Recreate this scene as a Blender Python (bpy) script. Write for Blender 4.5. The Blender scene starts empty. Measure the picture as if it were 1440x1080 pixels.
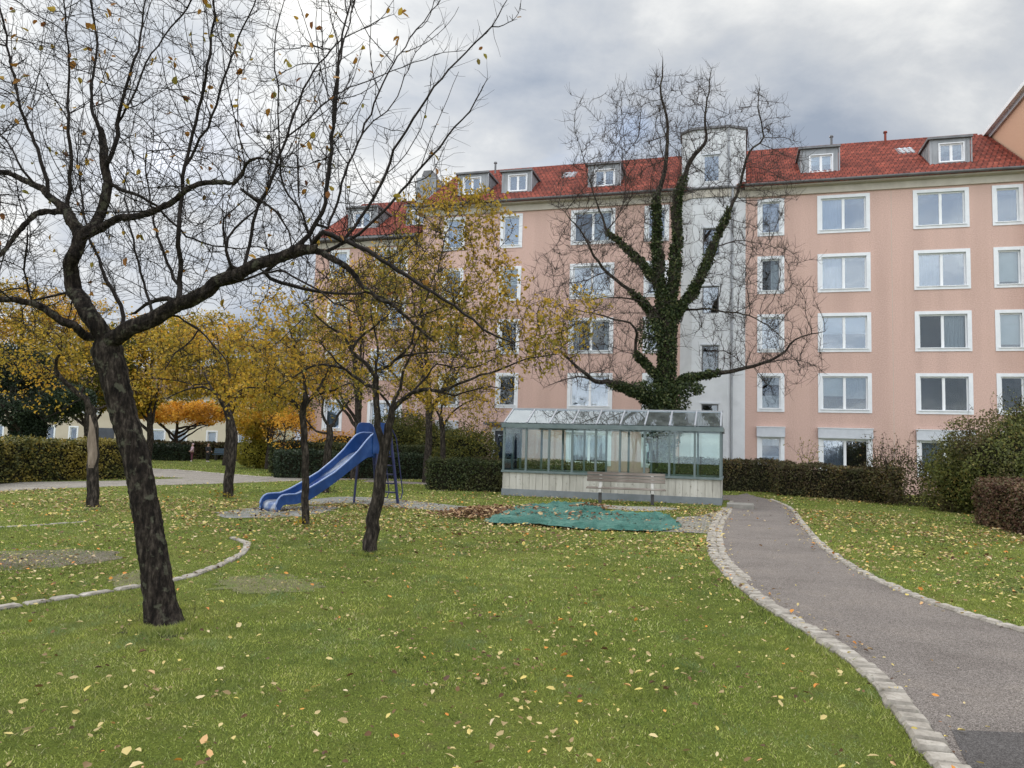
import bpy, bmesh, math, random
import numpy as np
from mathutils import Vector, Matrix
random.seed(7); rng = np.random.default_rng(11)
S = bpy.context.scene
COL = S.collection
R = math.radians
# ------------------------------------------------------------------ camera
F = 1070.0; TH = R(4.8); RO = R(1.66); CAM = np.array([0, 0, 1.55])
cf_ = np.array([0, math.cos(TH), math.sin(TH)])
r0_ = np.array([1., 0, 0]); v0_ = np.array([0, -math.sin(TH), math.cos(TH)])
cr_ = math.cos(RO)*r0_ + math.sin(RO)*v0_; cv_ = -math.sin(RO)*r0_ + math.cos(RO)*v0_
def ray(x, y): return cf_ + cr_*(x-720)/F + cv_*(540-y)/F
def G(x, y, z=0.0):
    d = ray(x, y); return CAM + d*((z-CAM[2])/d[2])
def D(x, y, Y):
    d = ray(x, y); return CAM + d*(Y/d[1])
cam = bpy.data.cameras.new('camera'); co = bpy.data.objects.new('camera', cam); COL.objects.link(co)
m4 = Matrix(((cr_[0], cv_[0], -cf_[0], CAM[0]), (cr_[1], cv_[1], -cf_[1], CAM[1]), (cr_[2], cv_[2], -cf_[2], CAM[2]), (0, 0, 0, 1)))
co.matrix_world = m4
cam.sensor_width = 36; cam.lens = 36*F/1440; cam.clip_end = 2000; cam.clip_start = 0.05
S.camera = co
# ------------------------------------------------------------------ tagging
def tag(o, label=None, cat=None, group=None, kind=None):
    if label: o['label'] = label
    if cat: o['category'] = cat
    if group: o['group'] = group
    if kind: o['kind'] = kind
    return o
def empty(name, loc=(0, 0, 0), rz=0, label=None, cat=None, group=None):
    o = bpy.data.objects.new(name, None); COL.objects.link(o)
    o.location = loc; o.rotation_euler = (0, 0, rz); o.empty_display_size = .2
    return tag(o, label, cat, group)
def link(name, me, m=None, parent=None, smooth=False):
    if m is not None and not me.materials: me.materials.append(m)
    o = bpy.data.objects.new(name, me); COL.objects.link(o)
    if parent: o.parent = parent
    if smooth: me.polygons.foreach_set('use_smooth', [True]*len(me.polygons))
    return o
class MB:
    def __init__(s): s.v = []; s.f = []
    def box(s, x0, x1, y0, y1, z0, z1):
        b = len(s.v)
        s.v += [(x0,y0,z0),(x1,y0,z0),(x1,y1,z0),(x0,y1,z0),(x0,y0,z1),(x1,y0,z1),(x1,y1,z1),(x0,y1,z1)]
        s.f += [(b+3,b+2,b+1,b),(b+4,b+5,b+6,b+7),(b,b+1,b+5,b+4),(b+1,b+2,b+6,b+5),(b+2,b+3,b+7,b+6),(b+3,b,b+4,b+7)]
        return s
    def quad(s, *p):
        b = len(s.v); s.v += [tuple(map(float, q)) for q in p]; s.f.append(tuple(range(b, b+len(p)))); return s
    def prism(s, poly, axis, a0, a1):
        """poly: 2-D outline; extruded along axis (0,1,2)"""
        n = len(poly); b = len(s.v)
        for a in (a0, a1):
            for p in poly:
                q = list(p); q.insert(axis, a); s.v.append(tuple(q))
        s.f.append(tuple(range(b, b+n))); s.f.append(tuple(range(b+2*n-1, b+n-1, -1)))
        for i in range(n):
            j = (i+1) % n; s.f.append((b+j, b+i, b+n+i, b+n+j))
        return s
    def tube(s, pts, r, k=8, cap=True):
        pts = [Vector(p) for p in pts]; rr = r if hasattr(r, '__len__') else [r]*len(pts)
        b = len(s.v); n = len(pts)
        t0 = (pts[-1]-pts[0]).normalized(); ref = Vector((0, 0, 1)) if abs(t0.z) < .8 else Vector((1, 0, 0))
        for i, p in enumerate(pts):
            t = (pts[min(i+1, n-1)]-pts[max(i-1, 0)]).normalized()
            a = t.cross(ref).normalized(); c = a.cross(t)
            for j in range(k):
                w = 2*math.pi*j/k; s.v.append(tuple(p+a*(math.cos(w)*rr[i])+c*(math.sin(w)*rr[i])))
        for i in range(n-1):
            for j in range(k):
                j2 = (j+1) % k; s.f.append((b+i*k+j, b+i*k+j2, b+(i+1)*k+j2, b+(i+1)*k+j))
        if cap: s.f.append(tuple(b+j for j in range(k-1, -1, -1))); s.f.append(tuple(b+(n-1)*k+j for j in range(k)))
        return s
    def mesh(s, name):
        me = bpy.data.meshes.new(name); me.from_pydata(s.v, [], s.f); me.update()
        bm = bmesh.new(); bm.from_mesh(me); bmesh.ops.recalc_face_normals(bm, faces=bm.faces); bm.to_mesh(me); bm.free()
        return me
    def build(s, name, m, parent=None, smooth=False, bevel=0):
        o = link(name, s.mesh(name), m, parent, smooth)
        if bevel:
            b = o.modifiers.new('b', 'BEVEL'); b.width = bevel; b.segments = 2; b.limit_method = 'ANGLE'
        return o
def fastmesh(name, V, Fc, rnd=None):
    """V (n,3), Fc (m,k) equal-size faces"""
    me = bpy.data.meshes.new(name); V = np.asarray(V, np.float32); Fc = np.asarray(Fc, np.int32); m, k = Fc.shape
    me.vertices.add(len(V)); me.vertices.foreach_set('co', V.ravel())
    me.loops.add(m*k); me.loops.foreach_set('vertex_index', Fc.ravel())
    me.polygons.add(m); me.polygons.foreach_set('loop_start', np.arange(0, m*k, k, dtype=np.int32))
    me.polygons.foreach_set('loop_total', np.full(m, k, np.int32))
    me.update(calc_edges=True)
    if rnd is not None:
        a = me.attributes.new('rnd', 'FLOAT', 'FACE'); a.data.foreach_set('value', np.asarray(rnd, np.float32))
    return me
# ------------------------------------------------------------------ materials
def newmat(name):
    m = bpy.data.materials.new(name); m.use_nodes = True; nt = m.node_tree
    return m, nt, nt.nodes['Principled BSDF']
def ramp(nt, stops):
    n = nt.nodes.new('ShaderNodeValToRGB'); e = n.color_ramp.elements
    while len(e) < len(stops): e.new(.5)
    for x, (p, c) in zip(e, stops): x.position = p; x.color = (*c, 1)
    return n
def noise(nt, scale, detail=4, rough=.6, vec=None, stretch=None, coord='Object'):
    n = nt.nodes.new('ShaderNodeTexNoise'); n.inputs['Scale'].default_value = scale; n.inputs['Detail'].default_value = detail; n.inputs['Roughness'].default_value = rough
    tc = nt.nodes.new('ShaderNodeTexCoord'); src = tc.outputs[coord] if vec is None else vec
    if stretch:
        mp = nt.nodes.new('ShaderNodeMapping'); mp.inputs['Scale'].default_value = stretch; nt.links.new(src, mp.inputs[0]); src = mp.outputs[0]
    nt.links.new(src, n.inputs['Vector']); return n
def mixc(nt, fac, a, b, mode='MIX'):
    n = nt.nodes.new('ShaderNodeMix'); n.data_type = 'RGBA'; n.blend_type = mode
    for k, v in ((0, fac), (6, a), (7, b)):
        if hasattr(v, 'links') or hasattr(v, 'is_linked'): nt.links.new(v, n.inputs[k])
        elif isinstance(v, tuple): n.inputs[k].default_value = (*v, 1)
        else: n.inputs[k].default_value = v
    return n.outputs[2]
def noisy(name, stops, scale, rough=.8, bump=0, bscale=None, stretch=None, metal=0, detail=5, second=None, spec=None, streak=0):
    m, nt, b = newmat(name)
    n = noise(nt, scale, detail, .65, stretch=stretch); rp = ramp(nt, stops); nt.links.new(n.outputs['Fac'], rp.inputs[0])
    out = rp.outputs[0]
    if second:  # (scale, lo, hi, colour, strength)
        n2 = noise(nt, second[0], 4, .6); r2 = ramp(nt, [(second[1], (0, 0, 0)), (second[2], (second[4],)*3)]); nt.links.new(n2.outputs['Fac'], r2.inputs[0])
        out = mixc(nt, r2.outputs[0], out, second[3])
    if streak:
        n3 = noise(nt, 1.0, 2, .5, stretch=(1.3, 1.3, .12)); r3 = ramp(nt, [(.35, (1-streak,)*3), (.6, (1+streak*.35,)*3)]); nt.links.new(n3.outputs['Fac'], r3.inputs[0]); out = mixc(nt, 1.0, out, r3.outputs[0], 'MULTIPLY')
    nt.links.new(out, b.inputs['Base Color'])
    b.inputs['Roughness'].default_value = rough; b.inputs['Metallic'].default_value = metal
    if spec is not None: b.inputs['Specular IOR Level'].default_value = spec
    if bump:
        bn = noise(nt, bscale or scale*3, 5, .7, stretch=stretch); bp = nt.nodes.new('ShaderNodeBump'); bp.inputs['Strength'].default_value = 1; bp.inputs['Distance'].default_value = bump
        nt.links.new(bn.outputs['Fac'], bp.inputs['Height']); nt.links.new(bp.outputs[0], b.inputs['Normal'])
    return m
def leafmat(name, stops, trans=.35, rough=.6, patch=None):
    m, nt, b = newmat(name)
    at = nt.nodes.new('ShaderNodeAttribute'); at.attribute_name = 'rnd'; rp = ramp(nt, stops); nt.links.new(at.outputs['Fac'], rp.inputs[0])
    out = rp.outputs[0]
    if patch:
        n2 = noise(nt, patch[0], 3, .6); r2 = ramp(nt, [(patch[1], (0, 0, 0)), (patch[2], (patch[4],)*3)]); nt.links.new(n2.outputs['Fac'], r2.inputs[0])
        out = mixc(nt, r2.outputs[0], out, patch[3])
    nt.links.new(out, b.inputs['Base Color']); b.inputs['Roughness'].default_value = rough; b.inputs['Specular IOR Level'].default_value = .25
    tr = nt.nodes.new('ShaderNodeBsdfTranslucent'); nt.links.new(out, tr.inputs[0])
    mx = nt.nodes.new('ShaderNodeMixShader'); mx.inputs[0].default_value = trans
    nt.links.new(b.outputs[0], mx.inputs[1]); nt.links.new(tr.outputs[0], mx.inputs[2]); nt.links.new(mx.outputs[0], nt.nodes['Material Output'].inputs[0])
    return m
M = {}
M['bark'] = noisy('bark', [(.36, (.007, .0055, .005)), (.47, (.020, .015, .012)), (.57, (.052, .041, .033)), (.70, (.135, .112, .09))], 26, .95, .05, 34, (1, 1, .28), detail=8, second=(11, .56, .64, (.15, .15, .105), .6), spec=.2)
M['bark_fine'] = noisy('bark_fine', [(.3, (.010, .008, .007)), (.7, (.034, .027, .024))], 14, .9, .004, 40, (1, 1, .4), spec=.2)
M['bark_grey'] = noisy('bark_grey', [(.36, (.010, .008, .007)), (.5, (.032, .026, .021)), (.68, (.11, .09, .073))], 22, .95, .035, 30, (1, 1, .3), detail=8, spec=.2)
M['bark_pale'] = noisy('bark_pale', [(.3, (.10, .075, .055)), (.7, (.30, .24, .19))], 8, .9, .006, 25, (1, 1, .2), spec=.2)
M['twig_far'] = noisy('twig_far', [(.3, (.032, .025, .022)), (.7, (.075, .058, .05))], 6, .9, spec=.2)
M['leaf_few'] = leafmat('leaf_few', [(0, (.20, .075, .025)), (.35, (.34, .17, .03)), (.6, (.46, .30, .04)), (.85, (.22, .20, .04)), (1, (.12, .05, .03))])
M['leaf_yg'] = leafmat('leaf_yg', [(0, (.10, .085, .018)), (.25, (.28, .21, .03)), (.55, (.56, .36, .04)), (.8, (.66, .37, .045)), (1, (.55, .21, .04))], .45, patch=(.9, .47, .64, (.17, .18, .03), .55))
M['leaf_y'] = leafmat('leaf_y', [(0, (.12, .11, .02)), (.35, (.34, .25, .03)), (.7, (.60, .38, .04)), (1, (.64, .28, .04))], .4, patch=(.35, .47, .62, (.18, .19, .03), .55))
M['leaf_o'] = leafmat('leaf_o', [(0, (.34, .16, .025)), (.4, (.66, .33, .04)), (.75, (.74, .44, .06)), (1, (.62, .50, .09))], .45)
M['leaf_olive'] = leafmat('leaf_olive', [(0, (.045, .055, .016)), (.5, (.10, .11, .025)), (.85, (.20, .18, .035)), (1, (.38, .28, .05))], .3)
M['leaf_dark'] = leafmat('leaf_dark', [(0, (.010, .018, .010)), (.6, (.02, .035, .016)), (1, (.05, .07, .03))], .1)
M['ivy'] = leafmat('ivy', [(0, (.015, .024, .010)), (.5, (.038, .058, .020)), (.85, (.085, .11, .036)), (1, (.16, .16, .07))], .15, .5)
M['hedge_g'] = leafmat('hedge_g', [(0, (.02, .03, .012)), (.5, (.045, .06, .02)), (.85, (.08, .095, .03)), (1, (.18, .15, .05))], .2, patch=(1.1, .5, .68, (.10, .085, .03), .5))
M['hedge_d'] = leafmat('hedge_d', [(0, (.010, .018, .010)), (.6, (.025, .042, .02)), (1, (.06, .08, .035))], .15)
M['hedge_gy'] = leafmat('hedge_gy', [(0, (.03, .04, .012)), (.5, (.08, .085, .022)), (.85, (.2, .17, .035)), (1, (.34, .22, .04))], .2, patch=(.7, .5, .62, (.30, .22, .035), .6))
M['hedge_b'] = leafmat('hedge_b', [(0, (.03, .022, .014)), (.4, (.085, .060, .030)), (.75, (.095, .10, .036)), (1, (.26, .16, .06))], .15, patch=(.8, .5, .65, (.045, .055, .02), .6))
M['hedge_r'] = leafmat('hedge_r', [(0, (.05, .022, .016)), (.4, (.16, .085, .055)), (.75, (.10, .10, .04)), (1, (.38, .22, .13))], .2)
M['bush_g'] = leafmat('bush_g', [(0, (.03, .036, .014)), (.4, (.09, .105, .028)), (.75, (.17, .18, .042)), (1, (.28, .18, .06))], .25, patch=(.6, .48, .62, (.085, .055, .03), .85))
M['bush_y'] = leafmat('bush_y', [(0, (.12, .12, .02)), (.5, (.26, .24, .03)), (1, (.45, .36, .05))], .35)
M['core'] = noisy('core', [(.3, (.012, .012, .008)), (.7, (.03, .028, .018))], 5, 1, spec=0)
# ------------------------------------------------------------------ vegetation helpers
def unit(a): return a/np.maximum(np.linalg.norm(a, axis=-1, keepdims=True), 1e-9)
def leaf_arrays(P, size, droop=0.0, shape=6, nrm=None, aspect=.55):
    """returns verts, faces(4-sided), for n leaves at P"""
    n = len(P); s = size*(rng.uniform(.65, 1.3, n))[:, None]
    t = unit(rng.normal(size=(n, 3))+np.array([0, 0, -droop]))
    nn = rng.normal(size=(n, 3)) if nrm is None else nrm+rng.normal(size=(n, 3))*.55
    b = unit(np.cross(t, nn)); nn = unit(np.cross(b, t))
    if shape == 6:
        w = aspect*.5*s
        k = nn*(s*.16)
        V = np.stack([P, P+t*s*.3+b*w-k*-1, P+t*s*.72+b*w*.75-k*-1, P+t*s, P+t*s*.72-b*w*.75+k, P+t*s*.3-b*w+k], 1)
        i = np.arange(n)[:, None]*6
        Fc = np.concatenate([i+np.array([[0, 1, 2, 3]]), i+np.array([[0, 3, 4, 5]])], 1).reshape(-1, 4)
        return V.reshape(-1, 3), Fc, 2
    w = aspect*.5*s
    V = np.stack([P, P+t*s*.5+b*w, P+t*s, P+t*s*.5-b*w], 1); i = np.arange(n)[:, None]*4
    return V.reshape(-1, 3), i+np.array([[0, 1, 2, 3]]), 1
def leaves_mesh(name, P, size, shape=4, droop=0, nrm=None, aspect=.6, rnd=None):
    V, Fc, k = leaf_arrays(P, size, droop, shape, nrm, aspect)
    rr = rng.random(len(P)) if rnd is None else rnd
    return fastmesh(name, V, Fc, np.repeat(rr, k))
def chains_mesh(name, chains, k=5, caps=False):
    """chains: list of (pts (n,3), radii (n,)) grouped by length, batched"""
    VV = []; FF = []; off = 0; by = {}
    for p, r in chains: by.setdefault(len(p), []).append((p, r))
    for n, L in by.items():
        P = np.array([a for a, _ in L], float); Rr = np.array([b for _, b in L], float); m = len(L)
        T = np.empty_like(P); T[:, 1:-1] = P[:, 2:]-P[:, :-2]; T[:, 0] = P[:, 1]-P[:, 0]; T[:, -1] = P[:, -1]-P[:, -2]; T = unit(T)
        mean = unit(P[:, -1]-P[:, 0]); ax = np.zeros((m, 3)); ax[np.arange(m), np.argmin(np.abs(mean), 1)] = 1
        A = unit(np.cross(T, ax[:, None, :])); B = np.cross(T, A)
        w = np.arange(k)*2*math.pi/k
        ring = A[:, :, None, :]*np.cos(w)[None, None, :, None]+B[:, :, None, :]*np.sin(w)[None, None, :, None]
        V = P[:, :, None, :]+ring*Rr[:, :, None, None]
        VV.append(V.reshape(-1, 3))
        i = np.arange(m)[:, None, None]*n*k+np.arange(n-1)[None, :, None]*k; j = np.arange(k)[None, None, :]; j2 = (j+1) % k
        f = np.stack([i+j, i+j2, i+k+j2, i+k+j], -1).reshape(-1, 4)+off; FF.append(f); off += m*n*k
    me = fastmesh(name, np.concatenate(VV), np.concatenate(FF))
    me.polygons.foreach_set('use_smooth', [True]*len(me.polygons))
    return me
def smoothline(pts, step, wig=0.0):
    """pts list (x,y,z,r) -> Catmull-Rom resampled"""
    P = np.array(pts, float); out = []
    Q = np.vstack([2*P[0]-P[1], P, 2*P[-1]-P[-2]])
    for i in range(1, len(Q)-2):
        L = np.linalg.norm(Q[i+1, :3]-Q[i, :3]); n = max(1, int(round(L/step)))
        for j in range(n):
            t = j/n; a, b, c, d = Q[i-1], Q[i], Q[i+1], Q[i+2]
            out.append(.5*((2*b)+(-a+c)*t+(2*a-5*b+4*c-d)*t*t+(-a+3*b-3*c+d)*t**3))
    out.append(P[-1]); out = np.array(out)
    if wig: out[1:-1, :3] += rng.normal(size=(len(out)-2, 3))*wig
    out[:, 3] = np.maximum(out[:, 3], .003)
    return out
class Tree:
    def __init__(s): s.p = []; s.par = []; s.r = []; s.kid = []
    def add(s, p, par, r=0.0):
        s.p.append(np.array(p, float)); s.par.append(par); s.r.append(r); s.kid.append(0)
        if par >= 0: s.kid[par] += 1
        return len(s.p)-1
    def limb(s, pts, step=.15, wig=.0, attach=True):
        L = smoothline(pts, step, wig)
        if s.p and attach:
            A = np.array(s.p); j = int(np.argmin(np.linalg.norm(A-L[0, :3], axis=1))); par = j; L = L[1:] if np.linalg.norm(A[j]-L[0, :3]) < .3 else L
        else: par = -1
        for q in L: par = s.add(q[:3], par, q[3])
    def grow(s, att, step, di, dk, iters=70, tropism=.05, jit=.2, maxkid=3, minr=None, nogrow_below=None):
        att = np.asarray(att, float); A = np.array(s.p); n0 = len(A)
        ok = np.ones(n0, bool)
        if nogrow_below is not None: ok &= A[:, 2] > nogrow_below
        d = np.full(len(att), 1e9); ix = np.zeros(len(att), int)
        idx = np.where(ok)[0]
        for i in range(0, len(idx), 400):
            c = idx[i:i+400]; dd = np.linalg.norm(att[:, None]-A[None, c], axis=2); mi = dd.argmin(1); mv = dd[np.arange(len(att)), mi]
            b = mv < d; d[b] = mv[b]; ix[b] = c[mi[b]]
        alive = d > dk
        for it in range(iters):
            act = alive & (d < di)
            if not act.any():
                if alive.any() and di < 4: di *= 1.5; continue
                break
            ids = np.unique(ix[act]); newp = []; newi = []
            for j in ids:
                if s.kid[j] >= maxkid: 
                    m = act & (ix == j); 
                    if rng.random() < .5: alive[m] = False
                    continue
                m = act & (ix == j); v = unit(att[m]-s.p[j]).mean(0)
                pd = unit(s.p[j]-s.p[s.par[j]]) if s.par[j] >= 0 else np.array([0, 0, 1.])
                v = unit(unit(v)+rng.normal(size=3)*jit+np.array([0, 0, tropism])+pd*.25)
                q = s.p[j]+v*step; newi.append(s.add(q, int(j))); newp.append(q)
            if not newp: break
            newp = np.array(newp); dd = np.linalg.norm(att[:, None]-newp[None], axis=2); mi = dd.argmin(1); mv = dd[np.arange(len(att)), mi]
            b = mv < d; d[b] = mv[b]; ix[b] = np.array(newi)[mi[b]]
            alive &= d > dk
    def radii(s, tip=.004, e=2.3, cap=None):
        n = len(s.p); acc = np.zeros(n); R_ = np.array(s.r, float)
        for i in range(n-1, -1, -1):
            if R_[i] <= 0:
                R_[i] = max(acc[i], tip**e)**(1/e) if acc[i] > 0 else tip
            if s.par[i] >= 0: acc[s.par[i]] += R_[i]**e
        for i in range(n):       # never thicker than the parent
            if s.par[i] >= 0: R_[i] = min(R_[i], R_[s.par[i]]*1.0+0 if s.r[i] == 0 else R_[i])
        s.R = R_; return R_
    def chains(s):
        n = len(s.p); main = [-1]*n
        for i in range(n):
            p = s.par[i]
            if p >= 0 and (main[p] < 0 or s.R[i] > s.R[main[p]]): main[p] = i
        out = []
        for i in range(n):
            p = s.par[i]
            if p >= 0 and main[p] == i: continue
            pts = []; rr = []
            if p >= 0: pts.append(s.p[p]); rr.append(min(s.R[p], s.R[i]*1.15))
            j = i
            while j >= 0: pts.append(s.p[j]); rr.append(s.R[j]); j = main[j]
            if len(pts) > 1:
                rr[-1] *= .7
                out.append((np.array(pts), np.array(rr)))
        return out
    def twigs(s, n, rmax, lmin, lmax, r0=.003, up=.3, seg=3, out=None, curl=.25, rmin=0.0, follow=.5):
        P = np.array(s.p); ids = np.where((s.R < rmax) & (s.R > rmin))[0]
        if out is not None: ids = ids[out(P[ids])]
        if not len(ids): return [], np.zeros((0, 3))
        c = rng.choice(ids, n); base = P[c]+rng.normal(size=(n, 3))*.004
        par = np.array(s.par)[c]; d = unit(P[c]-P[np.maximum(par, 0)])
        v = unit(unit(rng.normal(size=(n, 3)))*1.2+d*follow+np.array([0, 0, up])); L = rng.uniform(lmin, lmax, n)**1.0
        pts = [base]; q = base
        for k in range(seg):
            v = unit(v+rng.normal(size=(n, 3))*curl+np.array([0, 0, up*.3])); q = q+v*(L/seg)[:, None]; pts.append(q)
        A = np.stack(pts, 1); rr = np.linspace(1, .45, seg+1)*r0
        return [(A[i], rr*min(1.35, .7+L[i])) for i in range(n)], A
def tree_object(name, label, cat, group, T, trunkmat, ktrunk, twigmat, twigs, leafparts, origin, bigr=.03):
    """parts: trunk (thick limbs), branches (thin), foliage"""
    ch = T.chains(); big = [c for c in ch if c[1].max() >= bigr]; small = [c for c in ch if c[1].max() < bigr]
    root = empty(name, origin, 0, label, cat, group); o = np.array(origin, float)
    def mv(me):
        a = np.empty(len(me.vertices)*3, np.float32); me.vertices.foreach_get('co', a); a = a.reshape(-1, 3)-o.astype(np.float32); me.vertices.foreach_set('co', a.ravel()); me.update(); return me
    link('trunk', mv(chains_mesh('trunk', big, ktrunk)), trunkmat, root)
    sm = small+twigs
    if sm: link('branches', mv(chains_mesh('branches', sm, 4)), twigmat, root)
    for nm, me, mt in leafparts: link(nm, mv(me), mt, root)
    return root
def ellipsoid(c, r, n, shell=.35, zmin=None):
    v = unit(rng.normal(size=(n*2, 3))); rad = rng.uniform(shell**3, 1, (n*2, 1))**(1/3)
    P = np.array(c)+v*rad*np.array(r)
    if zmin is not None: P = P[P[:, 2] > zmin]
    return P[:n]
def px(pts, Y, r, jitter=.0, trend=0.0):
    """polyline of pixel points -> world polyline at depth Y with radii in metres; the depth wanders"""
    out = []; y = Y
    n = len(pts)
    for i, p in enumerate(pts):
        q = D(p[0], p[1], Y+trend*i/(max(1, n-1))+(random.uniform(-jitter, jitter) if i else 0))
        rr = r[i] if hasattr(r, '__len__') else r
        out.append((*q, rr))
    return out
def lerp(a, b, n): return [a+(b-a)*i/(n-1) for i in range(n)]

# ================================================================== GROUND
def curve2(pts, n):
    P = np.array(pts, float)[:, :2]; Q = np.vstack([2*P[0]-P[1], P, 2*P[-1]-P[-2]]); out = []
    for i in range(1, len(Q)-2):
        for j in range(12):
            t = j/12; a, b, c, d = Q[i-1], Q[i], Q[i+1], Q[i+2]
            out.append(.5*((2*b)+(-a+c)*t+(2*a-5*b+4*c-d)*t*t+(-a+3*b-3*c+d)*t**3))
    out.append(P[-1]); out = np.array(out); s = np.r_[0, np.cumsum(np.linalg.norm(np.diff(out, axis=0), axis=1))]
    if n is None: n = max(2, int(s[-1]/.15))
    t = np.linspace(0, s[-1], n); return np.stack([np.interp(t, s, out[:, 0]), np.interp(t, s, out[:, 1])], 1)
def inpoly(P, poly):
    x, y = P[:, 0], P[:, 1]; r = np.zeros(len(P), bool); n = len(poly)
    for i in range(n):
        x0, y0 = poly[i]; x1, y1 = poly[(i+1) % n]
        c = ((y0 > y) != (y1 > y)) & (x < (x1-x0)*(y-y0)/((y1-y0) if y1 != y0 else 1e-9)+x0); r ^= c
    return r
def strip(name, L, Rr, z, m, n=60):
    a = curve2(L, n); b = curve2(Rr, n); mb = MB()
    for i in range(n-1): mb.quad((*a[i], z), (*b[i], z), (*b[i+1], z), (*a[i+1], z))
    o = mb.build(name, m); tag(o, kind='structure'); return np.vstack([a, b[::-1]])
def blob(name, pts, z, m, n=80, rough=.06):
    a = curve2(list(pts)+[pts[0]], n)[:-1]; c = a.mean(0)
    ph = rng.uniform(0, 6.28, 6); th = np.arctan2(*(a-c).T[::-1])
    k = 1+rough*sum(np.sin(th*(j+3)*2+ph[j]) for j in range(6))/2.2
    a = c+(a-c)*k[:, None]; mb = MB()
    mb.v = [(*c, z)]+[(*q, z) for q in a]; N = len(a); mb.f = [(0, 1+i, 1+(i+1) % N) for i in range(N)]
    o = mb.build(name, m); tag(o, kind='structure'); return a
def gp(*pts): return [G(*p)[:2] for p in pts]

# lawn base sheet (soil and moss under the blades)
m, nt, b = newmat('lawn'); M['lawn'] = m
n1 = noise(nt, .35, 5, .65); n2 = noise(nt, 6, 6, .7); n3 = noise(nt, 60, 4, .7)
c1 = ramp(nt, [(.3, (.080, .108, .022)), (.5, (.125, .155, .028)), (.7, (.165, .175, .040))]); nt.links.new(n1.outputs['Fac'], c1.inputs[0])
c2 = ramp(nt, [(.35, (.5, .5, .5)), (.65, (1.25, 1.25, 1.2))]); nt.links.new(n3.outputs['Fac'], c2.inputs[0])
o1 = mixc(nt, 1.0, c1.outputs[0], c2.outputs[0], 'MULTIPLY')
c3 = ramp(nt, [(.52, (0, 0, 0)), (.72, (.6, .6, .6))]); nt.links.new(n2.outputs['Fac'], c3.inputs[0])
o2 = mixc(nt, c3.outputs[0], o1, (.10, .085, .042)); nt.links.new(o2, b.inputs['Base Color']); b.inputs['Roughness'].default_value = 1; b.inputs['Specular IOR Level'].default_value = .1
bp = nt.nodes.new('ShaderNodeBump'); bp.inputs['Distance'].default_value = .02; nt.links.new(n3.outputs['Fac'], bp.inputs['Height']); nt.links.new(bp.outputs[0], b.inputs['Normal'])
mb = MB(); mb.quad((-500, -60, 0), (500, -60, 0), (500, 900, 0), (-500, 900, 0)); tag(mb.build('ground', M['lawn']), kind='structure')

def gravelly(name, a, c, d, sc=90, bump=.006, patch=None):
    m, nt, b = newmat(name)
    v = nt.nodes.new('ShaderNodeTexVoronoi'); v.inputs['Scale'].default_value = sc; tc = nt.nodes.new('ShaderNodeTexCoord'); nt.links.new(tc.outputs['Object'], v.inputs['Vector'])
    r = ramp(nt, [(0, a), (.45, c), (1, d)]); sep = nt.nodes.new('ShaderNodeSeparateColor'); nt.links.new(v.outputs['Color'], sep.inputs[0]); nt.links.new(sep.outputs[0], r.inputs[0])
    n = noise(nt, .9, 6, .65); r2 = ramp(nt, [(.3, (.78, .77, .76)), (.5, (1, 1, 1)), (.72, (1.18, 1.16, 1.12))]); nt.links.new(n.outputs['Fac'], r2.inputs[0])
    o = mixc(nt, 1.0, r.outputs[0], r2.outputs[0], 'MULTIPLY')
    if patch:
        n3 = noise(nt, patch[0], 5, .7); r3 = ramp(nt, [(patch[1], (0, 0, 0)), (patch[1]+.12, (patch[3],)*3)]); nt.links.new(n3.outputs['Fac'], r3.inputs[0]); o = mixc(nt, r3.outputs[0], o, patch[2])
    nt.links.new(o, b.inputs['Base Color']); b.inputs['Roughness'].default_value = .95; b.inputs['Specular IOR Level'].default_value = .2
    bb = nt.nodes.new('ShaderNodeBump'); bb.inputs['Distance'].default_value = bump; nt.links.new(v.outputs['Distance'], bb.inputs['Height']); nt.links.new(bb.outputs[0], b.inputs['Normal'])
    return m
M['asphalt'] = gravelly('asphalt', (.072, .062, .055), (.138, .120, .108), (.30, .265, .24), 170, .004)
M['asphalt_dark'] = gravelly('asphalt_dark', (.050, .046, .045), (.085, .078, .075), (.15, .14, .135), 170, .004)
M['gravel'] = gravelly('gravel', (.14, .125, .105), (.21, .19, .165), (.30, .28, .25), 60, .006, (1.5, .55, (.10, .09, .055), .6))
M['gravel_grey'] = gravelly('gravel_grey', (.13, .13, .125), (.2, .2, .19), (.29, .285, .27), 60, .006, (1.8, .5, (.09, .10, .05), .7))
M['dirt'] = gravelly('dirt', (.075, .065, .045), (.12, .105, .075), (.18, .155, .12), 45, .008, (2.2, .5, (.06, .07, .028), .7))
M['stone'] = noisy('stone', [(.3, (.17, .15, .125)), (.5, (.30, .27, .23)), (.7, (.44, .405, .355))], 7, .9, .004, 60, second=(30, .55, .7, (.14, .13, .10), .6))
M['paving'] = noisy('paving', [(.3, (.16, .15, .13)), (.7, (.27, .255, .225))], 4, .9, .003, 50)

kl = gp((1372,1100),(1330,1052),(1292,1003),(1240,947),(1170,900),(1100,858),(1045,818),(1013,783),(1007,755),(1012,735),(1024,716))
kr = gp((1560,938),(1500,915),(1440,893),(1340,862),(1260,832),(1190,797),(1145,762),(1125,737),(1108,715),(1082,703))
asph = strip('path', [G(1470,1240)[:2]]+kl+gp((1026,705),(1030,698)), [G(1760,1010)[:2]]+kr+gp((1060,698),(1050,694)), .012, M['asphalt'], 90)
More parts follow.
